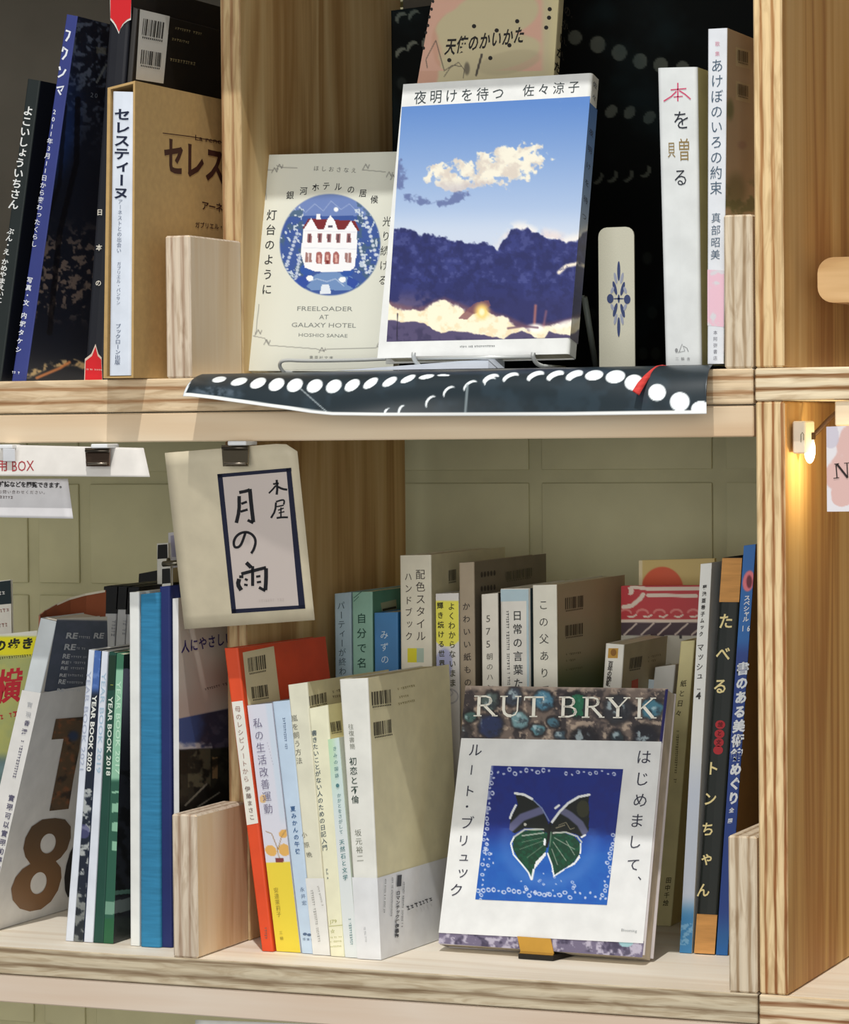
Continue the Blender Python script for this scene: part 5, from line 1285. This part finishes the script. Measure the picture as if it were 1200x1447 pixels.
picture(b.spine, bluefoot, b.root)
Ink(b.spine, .0006).col('菊池亜希子ムック', 996, 830, 991, 896, 6, 7, .03).col('マッシュ', 990, 915, 988, 956, 10, 11, .01).row('4', 987, 983, 987, 983, 13, 13, .04).stroke([(985, 974), (990, 974)], 1).build('lettering', (52, 50, 50), b.root)
b = book('black picture book with tan cloth ends and cream hiragana, leaning right', (1021, 788), (1049, 788), 981, 1010, .130, .17, 0, (34, 40, 38), (50, 46, 40), group=RR, name='picture_book', hard=True)
sp = b.spine
def sv(v): return sp.px[0]+(sp.px[3]-sp.px[0])*v, sp.px[1]+(sp.px[2]-sp.px[1])*v
tan = cloth((206, 150, 84), 400)
for v0, v1 in ((0.001, .112), (.90, .999)):
    a0, a1 = sv(v0); c0_, c1_ = sv(v1); patch(sp, [a0, a1, c1_, c0_], tan, b.root, 'cloth_end')
k = Ink(sp).col('たべる', 1026, 878, 1018, 970, 21, 23, .02).col('トンちゃん', 1007, 1086, 994, 1258, 19, 21, .02).build('lettering', (236, 220, 160), b.root)
k = Ink(sp)
for x_, y_ in ((1018, 1024), (1017, 1037), (1016, 1049), (1015, 1060)): k.oval(x_, y_, 7, 6.2)
k.build('red_lettering', (178, 44, 52), b.root); Ink(sp, .0009).col('絵と文', 1018, 1024, 1015.5, 1049, 7, bold=.02).build('lettering', (90, 24, 30), b.root)
b = book('tall bright blue guide book with bold white title, rightmost beside the upright', (1051.5, 771), (1068, 769), 1012, 1028, .130, .17, 0, (20, 96, 176), (150, 116, 70), group=RR, page=(206, 184, 130))
def blueg(x, y):
    a = Art(x, y, (22, 104, 182)); a.mix((16, 58, 140), sm(900, 930, y)); a.mix((26, 120, 180), sm(1280, 1330, y)*.6); a.mix((232, 120, 130), a.oval(1058, 821, 8, 15, 10, .1)); a.mix((110, 18, 40), a.oval(1059, 822, 4, 9, 0, .2)); return a.c
picture(b.spine, blueg, b.root)
Ink(b.spine, .0006).col('スペシャル', 1056, 845, 1054, 875, 9, 8, .03).row('16', 1050, 888, 1058, 888, 9, 11, .02).col('書のある美術館めぐり', 1050, 945, 1037, 1128, 17, 18, .05).col('全国', 1034, 1145, 1032, 1160, 7, bold=.03).build('lettering', (232, 238, 244), b.root)

# ------------------------------------------------------------------ the butterfly book
def stones(x, y):
    n = fbm(x, y, 7, 4); n2 = fbm(x, y, 18, 6)
    x = x+(fbm(x, y, 10, 31)-.5)*9; y = y+(fbm(x, y, 10, 37)-.5)*9
    a = Art(x, y, (122, 108, 100)); a.mix((66, 60, 62), sm(.45, .6, n2)); a.mix((196, 176, 156), sm(.56, .68, n)*.8); a.mix((176, 160, 146), sm(978, 972, y)*.8)
    for cx, cy, r, c in ((692, 992, 13, (110, 128, 124)), (727, 985, 13, (84, 94, 110)), (768, 990, 15, (104, 170, 204)), (816, 996, 18, (52, 66, 64)), (873, 1002, 21, (70, 72, 78)), (922, 1002, 15, (92, 160, 186)), (734, 1017, 14, (150, 198, 206)), (760, 1031, 9, (120, 178, 192)), (782, 1021, 8, (96, 146, 168)), (694, 1026, 17, (58, 72, 118)), (664, 1014, 9, (92, 132, 126)), (792, 1040, 9, (74, 96, 110)), (826, 1045, 18, (46, 44, 50)), (912, 1042, 18, (44, 44, 54)), (872, 1040, 10, (60, 76, 84)), (655, 1036, 12, (80, 76, 78))):
        a.mix((34, 32, 36), a.oval(cx, cy, r+2.5, r+2, 0, .15)*.75); a.mix(np.array(c)*.85, a.oval(cx, cy, r-1, r-1.5, 0, .2)*.92); a.mix((40, 44, 52), a.oval(cx+r*.25, cy+r*.3, r*.6, r*.5, 20, .4)*sm(.45, .6, fbm(x, y, 5, 77))*.6); a.mix((200, 222, 228), a.oval(cx-r*.2, cy-r*.2, r*.6, r*.5, 30, .3)*sm(.5, .66, n)*.7)
    a.mix((38, 120, 84), (np.abs(x-817) < 8)*(y > 982)*(y < 1010)*.8)
    return a.c
def stones2(x, y):
    n = fbm(x, y, 8, 4); a = Art(x, y, (112, 104, 128)); a.mix((196, 190, 206), sm(.5, .62, n)*.8); a.mix((60, 54, 76), sm(.56, .7, fbm(x, y, 12, 9))*.8); a.mix((150, 190, 196), a.oval(885, 1332, 10, 6)); return a.c
b = faced('butterfly art book standing on the lower shelf, white wrapper and stone-patterned cover', (658, 969), (944, 973), (908, 1354), (620, 1334), (0, .055, 0, 0), .017, (196, 190, 190), group=None, name='art_book', cat='book', spine_side='left', page=(206, 196, 178), zrest=.0052)
qq = b.q
picture(b.front, stones, b.root, step=1.2, quad=[(658, 969), (944, 973), (935, 1049), (651, 1045)])
picture(b.front, stones2, b.root, step=1.4, quad=[(621, 1315), (910.5, 1330), (908, 1353), (620, 1333)])
Ink(b.front, .0003).poly([(940.5, 974), (944.5, 974), (936, 1050), (932, 1050)]).build('cover_edge', (36, 34, 92), b.root)
belt = [(652, 1043), (935, 1048), (909, 1333), (620, 1318)]
bq = [b.front.p(np.array(float(x)), np.array(float(y)), .0007) for x, y in belt]; bn = b.front.n
bvs = [p for p in bq]+[p-bn*.0004 for p in bq]
o = mesh_obj('paper_wrapper', bvs, [[0, 1, 2, 3], [7, 6, 5, 4], [0, 4, 5, 1], [1, 5, 6, 2], [2, 6, 7, 3], [3, 7, 4, 0]], paper((228, 230, 230)), b.root)
# serif title letters
def serif(k, s_, x0, y0, x1, y1, h):
    k.line(s_, x0, y0, x1, y1, h, .0)
    return k
k = Ink(b.front, .0012)
def L(px, py): return (px, py)
def T(k, x, y, w, h, ch):
    """roman capitals with serifs drawn as strokes; x,y = top left, w,h = size"""
    X = lambda u, v: (x+u*w-v*h*.04, y+v*h)
    th_, tn = 4.6, 1.7
    def S(*p, t=th_): k.stroke([X(*q) for q in p], t)
    def ser(u, v, l=.28): k.stroke([X(u-l/2, v), X(u+l/2, v)], 1.6)
    if ch in 'RB':
        S((.2, .02), (.2, .98)); ser(.16, .02, .36); ser(.16, .98, .36)
        k.stroke([X(.2, .03), X(.5, .03), X(.68, .1), X(.74, .25), X(.66, .4), X(.5, .47), X(.2, .48)], tn+.8)
        k.stroke([X(.69, .14), X(.73, .25), X(.68, .38)], 3.8)
        if ch == 'R': S((.45, .48), (.9, .97), t=4); ser(.92, .98, .26)
        else: k.stroke([X(.3, .48), X(.6, .5), X(.8, .6), X(.84, .74), X(.74, .9), X(.5, .97), X(.2, .97)], tn+.8); k.stroke([X(.78, .6), X(.84, .74), X(.77, .88)], 3.8)
    elif ch == 'U':
        k.stroke([X(.18, .02), X(.18, .66), X(.24, .84), X(.38, .95), X(.56, .97)], 4.2); k.stroke([X(.56, .97), X(.74, .9), X(.83, .72), X(.85, .02)], 2); ser(.18, .02, .36); ser(.85, .02, .3)
    elif ch == 'T':
        S((.5, .03), (.5, .98)); ser(.5, .98, .4); S((.02, .04), (.98, .04), t=2.4); S((.02, .03), (.02, .2), t=1.6); S((.98, .03), (.98, .2), t=1.6)
    elif ch == 'Y':
        S((.1, .03), (.5, .52), t=4.2); S((.9, .03), (.5, .52), t=2); S((.5, .5), (.5, .98)); ser(.12, .02, .34); ser(.88, .02, .3); ser(.5, .98, .4)
    elif ch == 'K':
        S((.18, .02), (.18, .98)); ser(.16, .02, .36); ser(.16, .98, .36); S((.82, .03), (.24, .55), t=2); S((.38, .42), (.86, .97), t=4.4); ser(.84, .02, .28); ser(.9, .98, .28)
for ch, x_, y_, w_ in (('R', 671, 983, 32), ('U', 707, 983.5, 30), ('T', 741, 984, 28), ('B', 791, 984.5, 28), ('R', 824, 985, 30), ('Y', 858, 985.5, 32), ('K', 899, 986, 29)): T(k, x_, y_, w_, 29, ch)
k.build('title_lettering', (244, 242, 230), b.root)
bf2 = Face(*[p+bn*.0 for p in bq])
k = Ink(bf2, .0004)
for ch, x_, y_, s_ in (('ル', 672, 1060, 20), ('ー', 666, 1088, 17), ('ト', 663, 1118, 18), ('・', 660, 1140, 16), ('ブ', 660, 1163, 20), ('リ', 655, 1188, 18), ('ュ', 654, 1212, 17), ('ッ', 652, 1234, 19), ('ク', 645, 1258, 20)): k.col(ch, x_, y_, x_, y_+.01, s_, s_)
for ch, x_, y_, s_ in (('は', 910, 1070, 22), ('じ', 907, 1101, 22), ('め', 905, 1131, 22), ('ま', 900, 1160, 22), ('し', 897, 1190, 21), ('て', 895, 1222, 20), ('、', 908, 1238, 18)): k.col(ch, x_, y_, x_, y_+.01, s_, s_)
k.build('lettering', (54, 56, 72), b.root)
Ink(bf2, .0004).line('Blooming', 878, 1316, 900, 1317.5, 4).build('small_lettering', (150, 154, 156), b.root)
# the tile picture
def tile(x, y):
    n = fbm(x, y, 12, 3); n2 = fbm(x, y, 4, 8, 3)
    a = Art(x, y, (30, 46, 128)); a.mix((36, 102, 190), sm(1160, 1215, y)*.9); a.mix((30, 82, 176), sm(.4, .7, n)*.4*(y > 1180)); a.mix((36, 40, 112), sm(.4, .7, n)*.4*(y < 1180))
    W_ = (206, 214, 236)
    rnd = random.Random(5)
    def ring(cx, cy, r):
        if rnd.random() < .55:
            o_ = a.oval(cx, cy, r, r*.8, rnd.uniform(0, 90), .12)-a.oval(cx+rnd.uniform(-.6, .6), cy, r*.5, r*.4, 0, .2); a.mix(W_, np.clip(o_, 0, 1)*.9)
        else: a.mix(W_, a.oval(cx, cy, r*.55, r*.4, rnd.uniform(0, 180), .2)*.85)
    def edge(u): return (696+(878-696)*u, 1088+(1090-1088)*u)
    for k_ in range(10): ring(704+k_*8, 1088+rnd.uniform(-1, 6), 3.6)
    for k_ in range(9): ring(800+k_*8.5, 1090+rnd.uniform(-1, 5), 3)
    for k_ in range(26):
        t = k_/25; ring(694-t*19+rnd.uniform(0, 6), 1092+t*180, 3.4 if t < .4 else 3)
    for k_ in range(26):
        t = k_/25; ring(676+t*180, 1264+t*7-rnd.uniform(0, 9), 3.6)
    for k_ in range(14):
        t = k_/13; ring(868-t*13+rnd.uniform(-4, 3), 1180+t*85, 3.2)
    for k_ in range(18): ring(750+rnd.uniform(-20, 70), 1252+rnd.uniform(-8, 12), 2.6)
    for k_ in range(8): ring(775+rnd.uniform(-14, 16), 1225+rnd.uniform(0, 28), 2)
    for k_ in range(10): ring(690+rnd.uniform(-8, 8), 1185+rnd.uniform(0, 50), 2.8)
    a.mix((96, 140, 210), np.clip(a.oval(776, 1195, 66, 58, 0, .2)-a.oval(776, 1190, 56, 50, 0, .2), 0, 1)*(y > 1170)*.5)
    # butterfly
    Kd = (30, 34, 32); Gr = (26, 62, 44); Wh = (232, 236, 238)
    ul = [(728, 1121), (741, 1123), (754, 1131), (767, 1145), (775, 1163), (775, 1178), (760, 1171), (742, 1170), (727, 1178), (720, 1172), (721, 1158), (726, 1148), (732, 1137)]
    ur = [(833, 1123), (820, 1126), (806, 1133), (794, 1143), (783, 1158), (778, 1170), (779, 1180), (795, 1176), (812, 1178), (824, 1184), (832, 1174), (833, 1150), (832, 1135)]
    ll = [(775, 1178), (758, 1171), (738, 1175), (725, 1186), (725, 1200), (734, 1216), (745, 1228), (752, 1241), (755, 1228), (768, 1210), (772, 1202)]
    lr = [(778, 1177), (795, 1176), (812, 1182), (820, 1192), (820, 1206), (810, 1220), (796, 1228), (784, 1237), (780, 1222), (775, 1206)]
    for P_ in (ll, lr): a.mix(Gr, a.poly(P_))
    for P_ in (ul, ur): a.mix(Kd, a.poly(P_))
    a.mix((24, 84, 58), (a.poly(ll) | a.poly(lr))*sm(.45, .6, n2)*.7)
    a.mix((112, 114, 158), a.poly(ul)*a.seg([(722, 1170), (738, 1155), (768, 1144)], 11, 3)*.85); a.mix((112, 114, 150), a.poly(ur)*a.seg([(792, 1144), (806, 1152), (820, 1164), (830, 1182)], 10, 3)*.85)
    a.mix((66, 66, 44), a.oval(824, 1143, 9, 12)*.7)
    a.mix(Wh, a.seg([(728, 1121), (741, 1123), (752, 1129)], 3.4)+a.seg([(729, 1138), (723, 1150), (721, 1156)], 3)); a.mix(Wh, a.seg([(833, 1123), (818, 1126), (803, 1135), (791, 1147), (780, 1162)], 3.4)); a.mix(Wh, a.seg([(785, 1142), (790, 1138)], 3)); a.mix((180, 196, 210), a.seg([(752, 1129), (766, 1142), (776, 1160)], 1.8)*.6)
    a.mix((196, 200, 190), a.seg([(726, 1183), (742, 1172), (768, 1172)], 2.4)*.9+a.seg([(738, 1181), (768, 1177)], 2)*.7); a.mix((196, 200, 190), a.seg([(782, 1177), (800, 1176), (816, 1182), (822, 1190)], 2.2)*.9)
    a.mix(Wh, a.seg([(726, 1184), (722, 1192), (726, 1208), (738, 1222), (747, 1233), (751, 1243)], 2.2)+a.seg([(752, 1242), (754, 1229)], 3)+a.poly([(754, 1230), (757, 1218), (771, 1204), (772, 1208)])); a.mix(Wh, a.seg([(774, 1206), (780, 1222), (783, 1238), (797, 1229)], 2)+a.poly([(796, 1229), (812, 1218), (819, 1207), (820, 1212), (812, 1222)])+a.seg([(820, 1206), (821, 1192)], 2)); a.mix(Wh, a.oval(770, 1190, 2, 5)+a.seg([(822, 1183), (827, 1180)], 2.4))
    for e_ in ((735, 1200, 768, 1188), (745, 1212, 769, 1194), (738, 1190, 766, 1184)): a.mix((120, 140, 120), a.seg([e_[:2], e_[2:]], 1)*.7)
    for e_ in ((782, 1190, 800, 1216), (784, 1184, 812, 1200), (780, 1200, 788, 1222), (800, 1188, 812, 1208)): a.mix((150, 160, 146), a.seg([e_[:2], e_[2:]], 1.2)*.8)
    a.mix((180, 170, 140), np.clip(a.seg([(790, 1166), (800, 1162), (806, 1172), (812, 1170)], 1)+a.seg([(786, 1170), (798, 1166)], 1.4), 0, 1)*.7); a.mix((190, 190, 180), a.oval(742, 1165, 2, 2))
    a.mix((24, 26, 26), a.seg([(778, 1164), (776, 1178), (773, 1196)], 4)); a.mix((90, 120, 100), a.seg([(779, 1176), (777, 1196)], 1.4))
    a.mix((170, 178, 210), (sm(5, 0, x-(694-(y-1085)*.10))*(fbm(x*0, y, 6, 4) > .5)*(y < 1150))*.8)
    return a.c
picture(bf2, tile, b.root, name='butterfly_picture', step=1.0, off=.0003, quad=[(694.5, 1082), (881, 1087), (858, 1279), (672, 1271)])
stt = empty('book_easel', (float(at(765, 1360, .07)[0]), .085, 0.0), 'small easel with an amber clip holding up the butterfly book', 'book stand')
fr = b.front
tp = [(731, 1323), (778, 1326.5), (782.5, 1347), (735.5, 1343.5)]
tv = [fr.p(np.array(float(x)), np.array(float(y)), .0022) for x, y in tp]; tv += [p-fr.n*.0012 for p in tv[:4]]
mesh_obj('clip', tv, [[0, 1, 2, 3], [7, 6, 5, 4], [0, 4, 5, 1], [1, 5, 6, 2], [2, 6, 7, 3], [3, 7, 4, 0]], paper((196, 148, 58), .4), stt)
def flr(px, Y, z): return np.array([xline(px, Y, z), Y, z])
def slab(name, p4, z0, z1, mat, parent):
    vs = [np.array([p[0], p[1], z0]) for p in p4]+[np.array([p[0], p[1], z1]) for p in p4]
    return mesh_obj(name, vs, [[3, 2, 1, 0], [4, 5, 6, 7], [0, 1, 5, 4], [1, 2, 6, 5], [2, 3, 7, 6], [3, 0, 4, 7]], mat, parent)
fl = tv[3]; frr = tv[2]
slab('foot', [(fl[0], fl[1]-.004), (frr[0]+.001, frr[1]-.004), (frr[0]+.02, frr[1]+.07), (fl[0]+.02, fl[1]+.07)], .0003, .0035, paper((30, 26, 20)), stt)
mesh_obj('clip_lip', [tv[3], tv[2], np.array([frr[0], frr[1]-.002, .003]), np.array([fl[0], fl[1]-.002, .003]), tv[7], tv[6], np.array([frr[0], frr[1]+.0, .003]), np.array([fl[0], fl[1]+.0, .003])], [[0, 1, 2, 3], [7, 6, 5, 4], [0, 4, 5, 1], [1, 5, 6, 2], [2, 6, 7, 3], [3, 7, 4, 0]], paper((170, 126, 48), .4), stt)

# ------------------------------------------------------------------ signs clipped to the upper shelf
def sheet_sign(name, pts, Ys, rgb, label, cat='sign', bow=0.0, n=14, art=None, group=None, thick=.0004, round_tr=False):
    TL, TR, BR, BL = (at(p[0], p[1], y) for p, y in zip(pts, Ys))
    root = empty(name, tuple((TL+TR)/2), label, cat, group)
    U, Vv = np.meshgrid(np.linspace(0, 1, n), np.linspace(0, 1, n)); U = U.ravel()[:, None]; Vv = Vv.ravel()[:, None]
    P = (TL*(1-U)+TR*U)*(1-Vv)+(BL*(1-U)+BR*U)*Vv
    P = P+np.array([[0, -1, 0]])*bow*np.sin(Vv*math.pi)*(1-U)
    if round_tr:
        # pull the top right corner in
        w = np.clip((U-.88)/.12, 0, 1)*np.clip((.10-Vv)/.10, 0, 1); P = P+(BL-TL)[None]*.05*w*w
    i = (np.arange(n-1)[:, None]*n+np.arange(n-1)[None]).ravel(); f = np.stack([i, i+1, i+n+1, i+n], 1)
    o = mesh_obj('sheet', P, f, paper(rgb, .5), root, smooth=True)
    m_ = o.modifiers.new('thick', 'SOLIDIFY'); m_.thickness = thick; m_.offset = 0
    return root, Face(TL, TR, BR, BL)
def bigclip(px0, px1, py0, py1, Y, label, rgb=(120, 112, 100), tab=True):
    c = at((px0+px1)/2, py0, Y); r = empty('binder_clip', tuple(c), label, 'clip', 'clips under the upper shelf edge')
    TL, TR, BR_2, BL_2 = at(px0, py0, Y), at(px1, py0, Y), at(px1-1, py1, Y-.003), at(px0+2, py1, Y-.003)
    vs = [TL, TR, BR_2, BL_2]+[p+np.array([0, .0016, 0]) for p in (TL, TR, BR_2, BL_2)]
    mesh_obj('plate', vs, [[0, 1, 2, 3], [7, 6, 5, 4], [0, 4, 5, 1], [1, 5, 6, 2], [2, 6, 7, 3], [3, 7, 4, 0]], metal(rgb, .22, .85), r)
    tube('hinge_bar', [at(px0+1, py0+4, Y-.002), at(px1-1, py0+4, Y-.002)], .0012, metal((92, 84, 74), .3, .8), r)
    tube('hinge_bar', [at(px0+4, py1-4, Y-.0045), at(px1-4, py1-4, Y-.0045)], .0009, metal((150, 140, 126), .3, .8), r)
    if tab:
        a, b_ = at(px0+13, py0-3, Y-.001), at(px1+1, py0-4, Y-.001)
        bm = box_bm(a[0], b_[0], Y-.006, Y+.012, a[2]-.0016, a[2]+.0013, .0006)
        bm_obj('white_tab', bm, paper((236, 238, 240), .3), r)
    return r
root, f = sheet_sign('paper_sign', [(-60, 627), (203, 633), (212, 674), (-60, 672)], (-.003, -.003, -.008, -.008), (228, 224, 218), 'white paper strip with red lettering hanging at the top left of the lower bay')
Ink(f, .0006).row('用', 3, 658, 3, 658, 17, 17, .01).line('BOX', 17, 666, 48, 665, 15, .0).build('red_lettering', (168, 62, 66), root)
root, f = sheet_sign('paper_sign', [(-60, 677), (96, 676.5), (103.5, 733), (-60, 730)], (.004, .004, .001, .001), (222, 220, 222), 'smaller white notice of black small print hanging under the red-lettered strip')
Ink(f, .0006).row('た雑誌などを閲覧できます。', -6, 684, 88, 686, 8, 8.5, .03).build('lettering', (50, 48, 50), root)
Ink(f, .0006).row('お問い合わせください。', 0, 695, 64, 696, 5.5, 5.5).smudge(-10, 702, 16, 703, 4.5, 3).build('small_lettering', (120, 112, 112), root)
bigclip(120, 155, 633, 659, -.010, 'dark metal clip on the paper strip, with a white tab above', (112, 92, 78))
r = empty('binder_clip', tuple(at(12, 630, -.004)), 'clear plastic clip at the left end of the paper strip', 'clip', 'clips under the upper shelf edge')
a, b_ = at(2, 631, -.004), at(23, 631, -.004)
bm_obj('white_tab', box_bm(a[0], b_[0], -.010, .008, a[2]-.0014, a[2]+.0014, .0006), paper((236, 238, 240), .3), r)
bm_obj('plate', box_bm(at(4, 640, -.01)[0], at(21, 640, -.01)[0], -.0102, -.0092, at(4, 652, -.01)[2], a[2]-.0015, .0003), paper((214, 216, 220), .3), r)
root, f = sheet_sign('shop_sign', [(233, 640), (419, 625), (445, 876), (261, 889)], (-.003, -.003, .026, .026), (210, 199, 172), 'cream bag sign with brushed black characters in a thick black frame, clipped under the shelf', round_tr=True, thick=.0006)
k = Ink(f, .0007)
kk = Ink(f, .0005); kk.poly([(309, 671), (411, 662), (430, 859), (329, 866)]).build('print_panel', (206, 194, 187), root)
k.poly([(307, 670), (411.5, 661), (412, 666), (308, 675)]).poly([(328, 861), (431, 855), (431.5, 860), (327.5, 867)]).poly([(307, 670), (314, 670), (334, 866), (327.5, 867)]).poly([(404.5, 662), (411, 661), (431.5, 860), (422.5, 860)])
k.build('frame_print', (24, 28, 52), root)
k = Ink(f, .0007)
def br(pts, w): k.stroke(smooth_path(pts, 1) if len(pts) > 2 else pts, w)
# 月
br([(338, 701), (338, 722), (334, 739)], 5); br([(338, 696), (348, 694), (353, 692)], 4.5); br([(353, 691), (355, 712), (358, 738)], 5.5); br([(358, 739), (350, 735)], 4); br([(341, 712), (349, 709)], 3.4); br([(340, 723), (350, 720)], 3.4)
# の
k.stroke(smooth_path([(347, 752), (344, 762), (339, 773), (331, 774), (330, 764), (336, 755), (347, 751), (357, 755), (362, 764), (359, 776), (355, 782)], 2), 3.6)
# 雨
br([(348, 795), (355, 802)], 5.5); br([(341, 811), (360, 806), (376, 802)], 4.6); br([(338, 818), (336, 826), (341, 834)], 6); br([(338, 815), (344, 815)], 4); br([(376, 803), (376, 820), (375, 834)], 5.5); br([(375, 835), (366, 830)], 4); br([(357, 800), (357, 828)], 4.4); br([(346, 818), (350, 820)], 3.2); br([(345, 826), (350, 827)], 3.2); br([(362, 815), (368, 814)], 3.2); br([(363, 823), (369, 822)], 3.2)
# 本屋
br([(386, 684), (394, 683)], 2.6); br([(391, 678), (392, 690), (391, 699)], 3.2); br([(390, 686), (385, 692), (380, 697)], 2.4); br([(393, 688), (399, 691), (406, 692)], 3); 
br([(390, 709), (400, 706), (402, 708), (401, 713)], 2.4); br([(390, 710), (389, 722), (383, 732)], 2.8); br([(391, 716), (401, 714)], 2); br([(393, 721), (401, 718)], 1.8); br([(394, 725), (402, 723)], 1.8); br([(397, 717), (397, 731)], 2); br([(391, 732), (398, 731), (407, 731)], 2.8)
k.build('lettering', (22, 22, 28), root)
Ink(f, .0007).smudge(363, 849, 400, 847, 4, 4).build('faint_lettering', (196, 184, 178), root)
bigclip(313, 351, 629, 659, -.0065, 'metal clip holding the cream bag sign', (134, 122, 102))

# ------------------------------------------------------------------ right bookcase bays
bm = box_bm(at(1155.5, 395, .03)[0], .36, .03, .20, at(1160, 428, .03)[2], at(1160, 364, .03)[2], 0)
es = [e for e in bm.edges if abs(e.verts[0].co.y-e.verts[1].co.y) > .05]
bmesh.ops.bevel(bm, geom=es, offset=.010, segments=6, affect='EDGES', profile=.5)
o = bm_obj('display_block', bm, wood('block_wood', 'x', [(170, 124, 76), (200, 160, 108), (216, 178, 128)], 6, 16), None, False)
props(o, label='round-cornered wooden bar in the upper right bay', category='wooden block')
LX = .0193
def ax(px, py): 
    d = ray(px, py); t = (LX-CAM[0])/d[..., 0]; return CAM+d*t[..., None]
p0 = at(1120, 595, .012); p1 = at(1138.5, 641, .012)
lr_ = empty('cabinet_light', (LX, .02, p0[2]), 'small white cabinet light with a glowing warm bulb and dark wire', 'lamp')
x0_ = max(p0[0], LX+.0003)
bm_obj('housing', box_bm(x0_, p1[0], .012, .034, p1[2], p0[2], .0008), paper((222, 214, 196), .4), lr_)
hf = Face(np.array([x0_, .012, p0[2]]), np.array([p1[0], .012, p0[2]]), np.array([p1[0], .012, p1[2]]), np.array([x0_, .012, p1[2]]))
Ink(hf).stroke([(1132, 625), (1132, 614), (1134, 611), (1136, 614), (1136, 622)], 1.0).build('mark', (96, 96, 70), lr_)
em, nt, bs = new_mat('warm_bulb'); bs.inputs['Emission Color'].default_value = (1.0, .72, .32, 1); bs.inputs['Emission Strength'].default_value = 9; bs.inputs['Base Color'].default_value = (1, .9, .7, 1)
bm = bmesh.new(); bmesh.ops.create_uvsphere(bm, u_segments=16, v_segments=10, radius=1)
c = at(1144.5, 636, .03); 
for v in bm.verts: v.co = Vector((c[0]+v.co.x*.0036, c[1]+v.co.y*.0036, c[2]+v.co.z*.0085))
bm_obj('bulb', bm, em, lr_, True)
bm_obj('socket', box_bm(p1[0]-.0005, c[0]+.003, .026, .034, c[2]+.0065, c[2]+.011, .0006), paper((54, 34, 18)), lr_)
tube('wire', smooth_path([at(1140, 618, .032), at(1150, 615, .034), at(1160, 605, .036), at(1172, 592, .038), at(1186, 580, .040)], 2), .0016, paper((70, 44, 22)), lr_)
pl = bpy.data.lights.new('bulb_light', 'POINT'); pl.energy = .10; pl.color = (1.0, .80, .42); pl.shadow_soft_size = .004
po = bpy.data.objects.new('bulb_light', pl); COL.objects.link(po); po.location = (c[0]+.022, c[1]-.004, c[2]-.012)
ZMAX = .3738
o = bm_obj('wooden_batten', box_bm(at(1180, 590, .002)[0], .388, .002, .03, at(1185, 602, .002)[2], ZMAX, .0008), wood('batten_wood', 'x', [(214, 184, 148), (236, 214, 180), (244, 226, 196)], 2, 20), None)
props(o, label='pale wooden batten under the right shelf, behind the watercolour sign', category='wooden batten')
TL, TR, BR2, BL2 = at(1168, 603, -.006), at(1290, 598, -.006), at(1292, 722, -.010), at(1169, 723, -.010)
root = empty('watercolour_sign', tuple((TL+TR)/2), 'white card with pink watercolour blots and a black letter N', 'sign')
wf = Face(TL, TR, BR2, BL2)
vs = [TL, TR, BR2, BL2]+[p-wf.n*.0012 for p in (TL, TR, BR2, BL2)]
mesh_obj('card', vs, [[0, 1, 2, 3], [7, 6, 5, 4], [0, 4, 5, 1], [1, 5, 6, 2], [2, 6, 7, 3], [3, 7, 4, 0]], paper((222, 218, 222)), root)
def blots(x, y):
    a = Art(x, y, (224, 220, 224)); n = fbm(x, y, 14, 3)
    m = np.clip(a.oval(1212, 640, 30, 50, 0, .25)+a.oval(1186, 672, 22, 26, 0, .3)+a.oval(1190, 702, 16, 14, 0, .2)+a.oval(1240, 690, 50, 36, 0, .2), 0, 1); a.mix((214, 172, 164), sm(.35, .55, m*.7+(n-.5)*.6)*.9)
    a.mix((196, 190, 204), sm(.5, .6, a.oval(1174, 616, 12, 18, 0, .5)+(n-.5)*.4)*.8); return a.c
picture(wf, blots, root)
k = Ink(wf, .0006)
k.stroke([(1181.5, 656), (1183, 675)], 1.6).stroke([(1179, 656), (1186, 655)], 1.1).stroke([(1178, 676), (1186, 675)], 1.2).stroke([(1183, 656), (1198, 675)], 3).stroke([(1198, 675), (1197, 654)], 1.5).stroke([(1193, 654.5), (1201, 654)], 1.1)
k.build('lettering', (34, 24, 22), root)
# something pale just under the lowest shelf
root, f = sheet_sign('paper_sign', [(276, 1441), (452, 1447), (455, 1500), (278, 1495)], (.004, .004, 0, 0), (214, 214, 208), 'pale paper sign just showing beneath the lowest shelf edge')
#==END==
